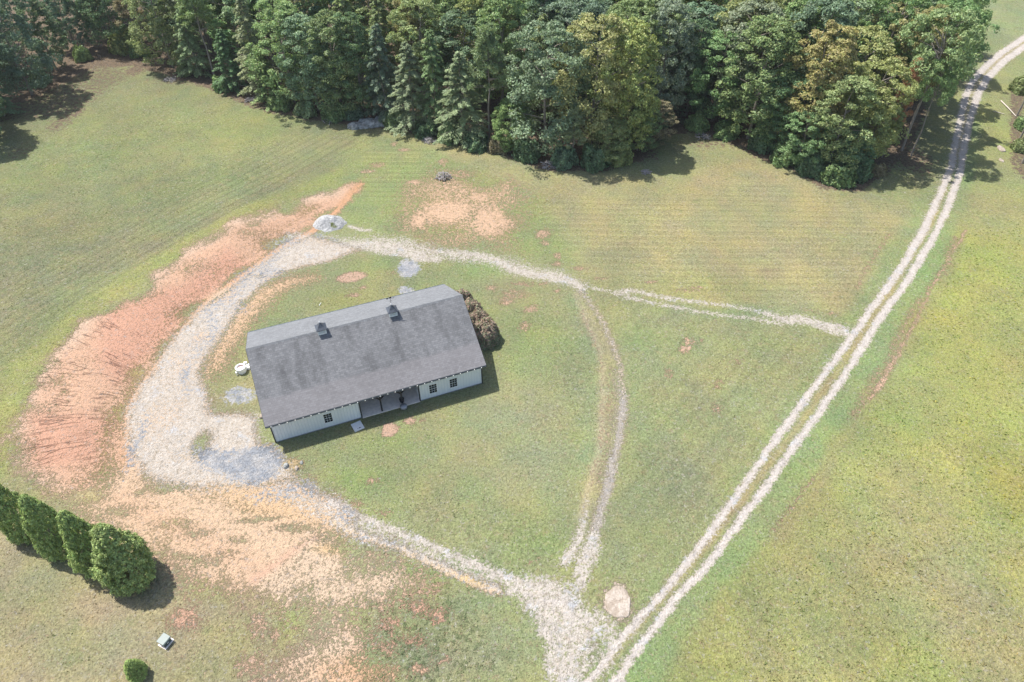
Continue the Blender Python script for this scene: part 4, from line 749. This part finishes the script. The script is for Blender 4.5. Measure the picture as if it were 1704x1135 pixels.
def plant(x, y, h, R, kind, tone, label, group, name=None, cat='tree', var=None):
    pr = PROTO[kind][rg.randrange(len(PROTO[kind])) if var is None else var % len(PROTO[kind])]
    nm = name or {'T': 'broadleaf_tree', 'B': 'broadleaf_tree', 'S': 'broadleaf_tree', 'F': 'evergreen_tree', 'P': 'pine_tree', 'C': 'cypress_tree'}[kind]
    o = empty(nm, (x, y, Z(x, y)), rg.uniform(0, 6.28)); tag(o, label, cat, group)
    s = R/PR[kind]; o.scale = (s, s, h/PH[kind]); c = TONE[tone] if isinstance(tone, str) else tone; j = [rg.uniform(.92, 1.08) if kind != 'C' else rg.uniform(.98, 1.02) for _ in range(3)]
    cr = bpy.data.objects.new('crown', pr[0]); C.objects.link(cr); cr.parent = o; cr.color = (c[0]*j[0], c[1]*j[1], c[2]*j[2], 1)
    tk = bpy.data.objects.new('trunk', pr[1]); C.objects.link(tk); tk.parent = o; return o
#TREES
FRONT = [
 (8, 192, 10, 3, 'F', 'teal', 'short feathery blue-green evergreen at the left edge of the photo'), (54, 158, 19.5, 5.6, 'B', 'teal', 'big blue-green tree on the left point of the wood'), (95, 118, 14, 4, 'B', 'dark', 'dark rounded tree right of the big blue-green tree at left'),
 (-28, 178, 20, 5.2, 'B', 'dark', 'tall dark tree partly cut by the left photo edge'), (-36, 230, 19, 6, 'B', 'dark', 'dark tree outside the left edge that shades the lower left field corner'), (-120, 240, 17, 5.5, 'B', 'teal', 'outermost left tree shading the field corner'), (128, 82, 14, 4.2, 'B', 'teal', 'blue-green tree at the left of the wood gap'),
 (200, 78, 17, 5, 'B', 'dark', 'dark broad tree right of the wood gap'), (246, 94, 16, 3.6, 'P', 'brown', 'half dead brownish pine with bare grey branches'), (288, 112, 16, 4.4, 'B', 'olive', 'olive tree with crown down to the grass at upper left'),
 (332, 124, 13, 3.8, 'F', 'feather', 'layered evergreen left of the pale tufted pine'), (358, 130, 18, 4.2, 'P', 'light', 'tall pine with pale green tufts at upper left'), (392, 148, 11, 3.6, 'F', 'dark', 'short dark evergreen between tufted pine and feathery evergreens'), (440, 160, 18, 4.2, 'F', 'feather', 'tall feathery evergreen left of the bright maple'),
 (455, 172, 8, 3.4, 'F', 'light', 'low light green evergreen skirt below the tall feathery evergreen'), (492, 172, 17.5, 5, 'B', 'light', 'bright light green maple in the upper left wood front'), (530, 184, 16, 4.8, 'B', 'blue', 'grey-green tree right of the bright maple'), (570, 188, 17, 4.8, 'B', 'green', 'mid green tree left above the rock outcrop'),
 (606, 188, 17, 4.4, 'B', 'dark', 'dark shaded tree directly behind the rock outcrop'), (645, 196, 16, 4.2, 'F', 'teal', 'blue-green layered evergreen above the right of the rock outcrop'), (690, 212, 14.5, 4.6, 'F', 'feather', 'broad drooping evergreen right of the rock outcrop'), (728, 214, 16.5, 3.8, 'F', 'green', 'slim dark layered evergreen second right of the rock outcrop'),
 (772, 230, 14.5, 4.8, 'F', 'feather', 'widest drooping evergreen left of the green pine'), (815, 232, 18, 3.6, 'P', 'pinegreen', 'green pine with soft tufts left of the big blue-green oak'), (850, 246, 8, 3.2, 'B', 'green', 'low green tree at the foot of the green pine'),
 (907, 250, 20, 6.0, 'B', 'blue', 'biggest blue-green oak in the middle of the wood front'), (952, 274, 9, 2.4, 'P', 'feather', 'thin half bare conifer at the foot of the blue-green oak'), (982, 248, 21, 5.6, 'B', 'ochre', 'tall ochre tinted maple right of the blue-green oak'), (1036, 248, 20, 4.8, 'B', 'yellow', 'yellow topped green maple beside the ochre maple'),
 (1012, 264, 7, 3, 'B', 'olive', 'low olive tree below the ochre maple'), (1060, 250, 9, 3.4, 'B', 'green', 'small green tree at the right foot of the yellow topped maple'), (1082, 236, 7, 3.2, 'B', 'brown', 'small brownish tree on the left side of the shaded notch'), (1092, 200, 19.5, 4.8, 'B', 'silver', 'silvery blue tree half hidden behind the yellow topped maple'),
 (1112, 190, 14, 3.8, 'F', 'dark', 'dark layered evergreen in the notch of the wood'), (1142, 190, 16, 4.4, 'B', 'dark', 'dark tree right of the notch evergreen'), (1184, 202, 15, 4.6, 'B', 'green', 'mid green tree left of the largest right hand tree'), (1244, 230, 19, 6, 'B', 'green', 'largest mid green domed tree right of the notch'),
 (1292, 246, 12, 4.4, 'B', 'dark', 'dark green tree between the domed tree and the ochre crown'), (1330, 252, 20, 5.2, 'B', 'ochre', 'pale ochre green tree rising above the right wood front'), (1326, 272, 9, 3.6, 'B', 'green', 'low green tree in front of the pale ochre tree'), (1378, 280, 14.5, 4.8, 'B', 'light', 'light green tree on the right point of the wood'),
 (1420, 266, 16, 4.6, 'B', 'yellow', 'yellow-green tree at the right point beside bare trunks'), (1406, 288, 6.5, 3.2, 'B', 'dark', 'low dark green tree at the tip of the right point'), (1440, 262, 10, 3.0, 'B', 'olive', 'olive tree tucked beside the bare trunks'), (1468, 262, 15.5, 2.0, 'P', 'rust', 'slim tree with dead rust red needles beside the bare trunks'),
 (1500, 250, 21.5, 5.0, 'T', 'light', 'tall tree with the long bare trunk nearest the lane shadow'), (1516, 258, 15, 2.8, 'T', 'light', 'thin leaning tree just right of the long bare trunk'), (1482, 222, 20, 4.6, 'S', 'ochre', 'ochre brown tall tree behind the rust red one'), (1516, 208, 20, 4.6, 'S', 'green', 'green tall tree above the long bare trunk'),
 (1530, 168, 20, 4.8, 'S', 'light', 'tall light green tree overhanging the lane bend'), (1550, 120, 18, 4.6, 'S', 'green', 'tall green tree left of the lane bend'), (1560, 80, 15, 4.0, 'S', 'olive', 'olive tree at the top of the wood edge by the open field'), (1550, 42, 14, 4.0, 'S', 'light', 'topmost tree on the lane side of the wood'),
 (1692, 192, 16, 3.2, 'P', 'olive', 'upper of three bare trunks at the right photo edge'), (1697, 231, 16, 3.2, 'P', 'olive', 'middle of three bare trunks at the right photo edge'), (1701, 271, 15, 3.2, 'P', 'brown', 'lowest of three bare trunks at the right photo edge')]
placed = []
for i, (px, py, h, R, kd, tn, lab) in enumerate(FRONT):
    x, y = G(px, py); plant(x, y, h, R, kd, tn, lab, 'trees along the edge of the wood', var=i); placed.append((x, y, R, px, lab))
# the wood behind the front row
EDGE = [G(*p) for p in [(-150, 200), (30, 140), (120, 70), (200, 60), (300, 100), (440, 145), (560, 172), (680, 195), (800, 215), (900, 235), (1030, 235), (1090, 185), (1170, 190), (1260, 225), (1340, 262), (1420, 262), (1490, 215), (1550, 110), (1585, 20)]]
EX = np.array([e[0] for e in EDGE]); EY = np.array([e[1] for e in EDGE])
toneL = ['green', 'light', 'olive', 'blue', 'yellow', 'dark', 'green', 'ochre', 'teal', 'light', 'green', 'olive']
adj = {'green': 'mid green', 'light': 'light green', 'olive': 'olive', 'blue': 'grey-green', 'yellow': 'yellow-green', 'dark': 'dark green', 'ochre': 'ochre tinted', 'teal': 'blue-green'}
used = {}; rowname = ['second', 'third', 'fourth', 'fifth', 'sixth']; rows = {}
row = 0
for dy in (6.5, 12.0, 18.0, 24.5, 31.0):
    x = -140+rg.uniform(0, 4)
    while x < 118:
        yy = float(np.interp(x, EX, EY))+dy+rg.uniform(-1.6, 1.6); d = min(math.hypot(x-p[0], yy-p[1]) for p in placed)
        h = rg.uniform(16.5, 21); ok = d > 4.6 and yy < 172 and abs(x) < .69*yy+9
        if ok and yy > 105+dy*.0 and (57-h)/yy > math.tan(R_(43.32-31)): ok = True
        q = 57-h; elev = math.degrees(math.atan2(q, yy)); ok = ok and x < .545*yy and (elev > 13.2 or dy < 13) and not (yy > 150 and dy > 14)
        if ok:
            tn = toneL[rg.randrange(len(toneL))] if x < 85 else rg.choice(['light', 'green', 'ochre']); kd = rg.choice('BBBBSSFP') if x < 20 else rg.choice('BBBBBSS')
            if x < -70: tn = rg.choice(['dark', 'teal', 'green', 'dark'])
            rows.setdefault(row, []).append((x, yy, h, rg.uniform(5.0, 6.4)*(.75 if kd in 'FP' else 1), kd, tn)); placed.append((x, yy, 4.5, 0, ''))
        x += rg.uniform(6.2, 8.4)
    row += 1
kindword = {'B': 'broadleaf tree', 'S': 'tall broadleaf tree', 'F': 'layered evergreen', 'P': 'tufted pine'}
fr = [(p[0], p[1], f[6]) for p, f in zip(placed, FRONT)]
for r_, items in rows.items():
    for (x, y, h, R, kd, tn) in items:
        nf_ = min(fr, key=lambda q: abs(q[0]/q[1]-x/y)+.002*abs(q[1]-y)); short = ' '.join(nf_[2].split()[:6]).rstrip()
        short = short.rsplit(' ', 1)[0] if short.split()[-1] in ('the', 'of', 'at', 'with', 'in', 'a', 'by', 'and', 'to', 'right', 'left') else short
        short = short.rsplit(' ', 1)[0] if short.split()[-1] in ('the', 'of', 'at', 'with', 'in', 'a', 'by', 'and', 'to') else short
        lab = f"{adj[tn]} {kindword[kd]} in the {rowname[r_]} row behind the {short}"
        if lab in used:
            lab = f"{'right' if x/y > used[lab] else 'left'} {lab}"
        used[lab] = x/y; lab = ' '.join(lab.split()[:16])
        plant(x, y, h, R, kd, tn, lab, 'trees inside the wood')
# understorey bushes
BUSH = [(214, 84, 2.6, 'yellow', 'bright yellow-green sapling bush at the upper left wood edge'), (236, 92, 1.6, 'green', 'green bush right of the yellow-green sapling'), (140, 100, 1.4, 'light', 'pale bush in the sunny gap of the left wood'), (66, 140, 1.7, 'dark', 'dark bush under the left point of the wood'), (310, 122, 1.5, 'olive', 'olive bush below the layered evergreen at upper left'), (372, 146, 1.6, 'green', 'green bush below the tufted pine'),
        (470, 180, 1.6, 'light', 'light green bush under the bright maple'), (512, 190, 1.6, 'feather', 'feathery bush right of the bright maple foot'), (560, 196, 1.8, 'green', 'green bush left of the rock outcrop'), (590, 194, 1.5, 'teal', 'blue-green bush just behind the rock outcrop'), (660, 208, 1.7, 'light', 'light bush at the right end of the rock outcrop'), (705, 224, 1.6, 'dark', 'dark bush under the broad drooping evergreen'),
        (748, 234, 1.5, 'green', 'green bush under the widest drooping evergreen'), (795, 246, 1.7, 'dark', 'dark bush at the foot of the green pine'), (830, 250, 1.5, 'brown', 'brownish bush left of the big oak foot'), (875, 262, 1.8, 'dark', 'dark bush under the left side of the big oak'), (938, 274, 1.7, 'teal', 'blue-green bush beside the pale pole brush heap'), (990, 274, 2.0, 'dark', 'dark bush under the ochre maple'),
        (1028, 268, 1.8, 'yellow', 'yellowish bush under the yellow topped maple'), (1098, 205, 1.8, 'dark', 'dark bush deep in the notch'), (1160, 214, 1.6, 'green', 'green bush right of the notch'), (1208, 226, 1.8, 'green', 'green bush under the left of the domed tree'), (1266, 246, 1.8, 'dark', 'dark bush under the right of the domed tree'), (1304, 268, 1.8, 'green', 'green bush at the right wood front'), (1350, 286, 2.0, 'dark', 'dark bush left of the right point'), (1388, 298, 2.2, 'green', 'dense green bush at the very tip of the right point'), (1422, 290, 2.0, 'dark', 'dark bush right of the tip of the point'),
        (1454, 286, 1.3, 'brown', 'brown bush near the bare trunks'), (1697, 152, 1.6, 'olive', 'olive bush at the right photo edge above the trunks'), (1700, 212, 1.2, 'green', 'small green bush between the upper and middle edge trunks'), (1698, 250, 1.2, 'olive', 'small olive bush between the middle and lowest edge trunks'), (1560, 140, 1.4, 'brown', 'brown bush by the lane bend in shade')]
for i, (px, py, R, tn, lab) in enumerate(BUSH):
    x, y = G(px, py); pr = PROTO['U'][i % 2]; o = empty('bush', (x, y, Z(x, y)), rg.uniform(0, 6.28)); s = R/1.5; o.scale = (s, s, s*rg.uniform(.9, 1.5)); tag(o, lab, 'bush', 'bushes under the wood edge')
    c = TONE[tn]; f = bpy.data.objects.new('foliage', pr[0]); C.objects.link(f); f.parent = o; f.color = (*c, 1); f = bpy.data.objects.new('stem', pr[1]); C.objects.link(f); f.parent = o
# cypress row
for i, (px, py, h, R, lab) in enumerate([(50, 887, 7.8, 1.55, 'leftmost of the four cypresses, cut by the left photo edge'), (110, 915, 8.1, 1.58, 'second cypress from the left in the row of four'), (168, 939, 7.9, 1.60, 'third cypress from the left in the row of four'), (224, 961, 7.8, 2.12, 'rightmost and fullest of the four cypresses')]):
    x, y = G(px, py); plant(x, y, h, R, 'C', (.33, .42, .15), lab, 'row of cypresses on the lower left lawn', var=i)
x, y = G(232, 1124); o = plant(x, y, 2.5, .72, 'C', (.36, .46, .15), 'small round-topped young cypress alone near the bottom edge', 'row of cypresses on the lower left lawn', var=1); del o['group']
# red-tipped shrubs by the barn gable
def redshrub(seed):
    rs = np.random.RandomState(seed); N = 8500; d = unit(rs.normal(size=(N, 3))); d[:, 2] = np.abs(d[:, 2]); sh = 1-.25*rs.uniform(0, 1, N)**2; lob = 1+.22*(fbm(d[:, 0]*3+5, d[:, 1]*3+d[:, 2]*2, seed, 3)-.5)*2
    c = d*(sh*lob)[:, None]*np.array([1.35, 1.35, 2.2]); c[:, 2] += .05; nn = unit(d+rs.normal(size=(N, 3))*.6); tips = rs.rand(N) < .38+.3*(d[:, 2] > .4); tint = rs.uniform(.7, 1.3, N)*(.7+.6*fbm(d[:, 0]*6, d[:, 1]*6, seed, 2))
    return [leafmesh('foliage', c[k], nn[k], rs.uniform(.06, .12, k.sum()), .5, tint[k], up=(d*.6+[0, 0, 1]+rs.normal(size=(N, 3))*.3)[k], rs=rs) for k in (tips, ~tips)]
rsm = [redshrub(71), redshrub(72)]; stem = PROTO['U'][0][1]
for i, (lx, ly, s, lab) in enumerate([(24.1, 12.9, 1.02, 'northernmost of four reddish shrubs beside the right barn gable'), (24.4, 10.7, 1.1, 'second reddish shrub from the north beside the barn gable'), (24.6, 8.4, 1.15, 'third reddish shrub from the north beside the barn gable'), (24.75, 6.2, 1.2, 'southernmost and roundest of the four reddish shrubs')]):
    p = barn_local(lx, ly); o = empty('red_tipped_shrub', (p[0], p[1], Z(p[0], p[1])), i*1.7); o.scale = (s, s, s*1.1); tag(o, lab, 'shrub', 'reddish shrubs beside the barn gable')
    for nm, me, c in (('red_tips', rsm[i % 2][0], (.40, .29, .23)), ('green_leaves', rsm[i % 2][1], (.24, .29, .17)), ('stem', stem, None)):
        f = bpy.data.objects.new(nm, me); C.objects.link(f); f.parent = o
        if c: f.color = (*c, 1)
#LIGHT
# ================================================================== light, sky, camera
cam = bpy.data.cameras.new('camera'); co = bpy.data.objects.new('camera', cam); C.objects.link(co); bpy.context.scene.camera = co
from mathutils import Matrix
mt = Matrix(((CX[0], CY[0], -F_[0], 0), (CX[1], CY[1], -F_[1], 0), (CX[2], CY[2], -F_[2], CAMH), (0, 0, 0, 1))); co.matrix_world = mt
cam.sensor_width = 36; cam.lens = FPX/1704*36; cam.clip_start = .5; cam.clip_end = 8000
el = math.atan2(1, math.hypot(*SUNV)); az = math.atan2(-SUNV[0], -SUNV[1])            # towards the sun, clockwise from +y
sun = bpy.data.lights.new('sun', 'SUN'); sun.energy = 4.1; sun.angle = R_(.53); sun.color = (1, .96, .91); so = bpy.data.objects.new('sun', sun); C.objects.link(so)
from mathutils import Vector
so.rotation_euler = Vector((SUNV[0], SUNV[1], -1)).to_track_quat('-Z', 'Y').to_euler(); so.location = (0, 0, 80)
w = bpy.data.worlds.new('World'); bpy.context.scene.world = w; w.use_nodes = True; nt = w.node_tree; nt.nodes.clear()
sk = nt.nodes.new('ShaderNodeTexSky'); sk.sky_type = 'NISHITA'; sk.sun_disc = False; sk.sun_elevation = el; sk.sun_rotation = az; sk.air_density = 1.0; sk.dust_density = 2.0; sk.ozone_density = 1.0
bg = nt.nodes.new('ShaderNodeBackground'); bg.inputs[1].default_value = .115; ow = nt.nodes.new('ShaderNodeOutputWorld'); nt.links.new(sk.outputs[0], bg.inputs[0]); nt.links.new(bg.outputs[0], ow.inputs[0])
m = MB(); m.box(-2600, 2600, -2600, 3100, -3, CAMH+2); n = NT('thin_summer_haze'); v = n.n('ShaderNodeVolumePrincipled'); v.inputs['Density'].default_value = .00012; v.inputs['Color'].default_value = (.93, .96, 1, 1); v.inputs['Anisotropy'].default_value = 0.1
n.t.links.new(v.outputs[0], n.out.inputs['Volume']); hz = m.build('haze', n.m); tag(hz, kind='stuff')
sc = bpy.context.scene; sc.view_settings.view_transform = 'Standard'; sc.view_settings.look = 'None'; sc.view_settings.exposure = .88; sc.view_settings.gamma = 1
sc.cycles.max_bounces = 6; sc.cycles.diffuse_bounces = 3; sc.cycles.transmission_bounces = 3; sc.cycles.glossy_bounces = 2
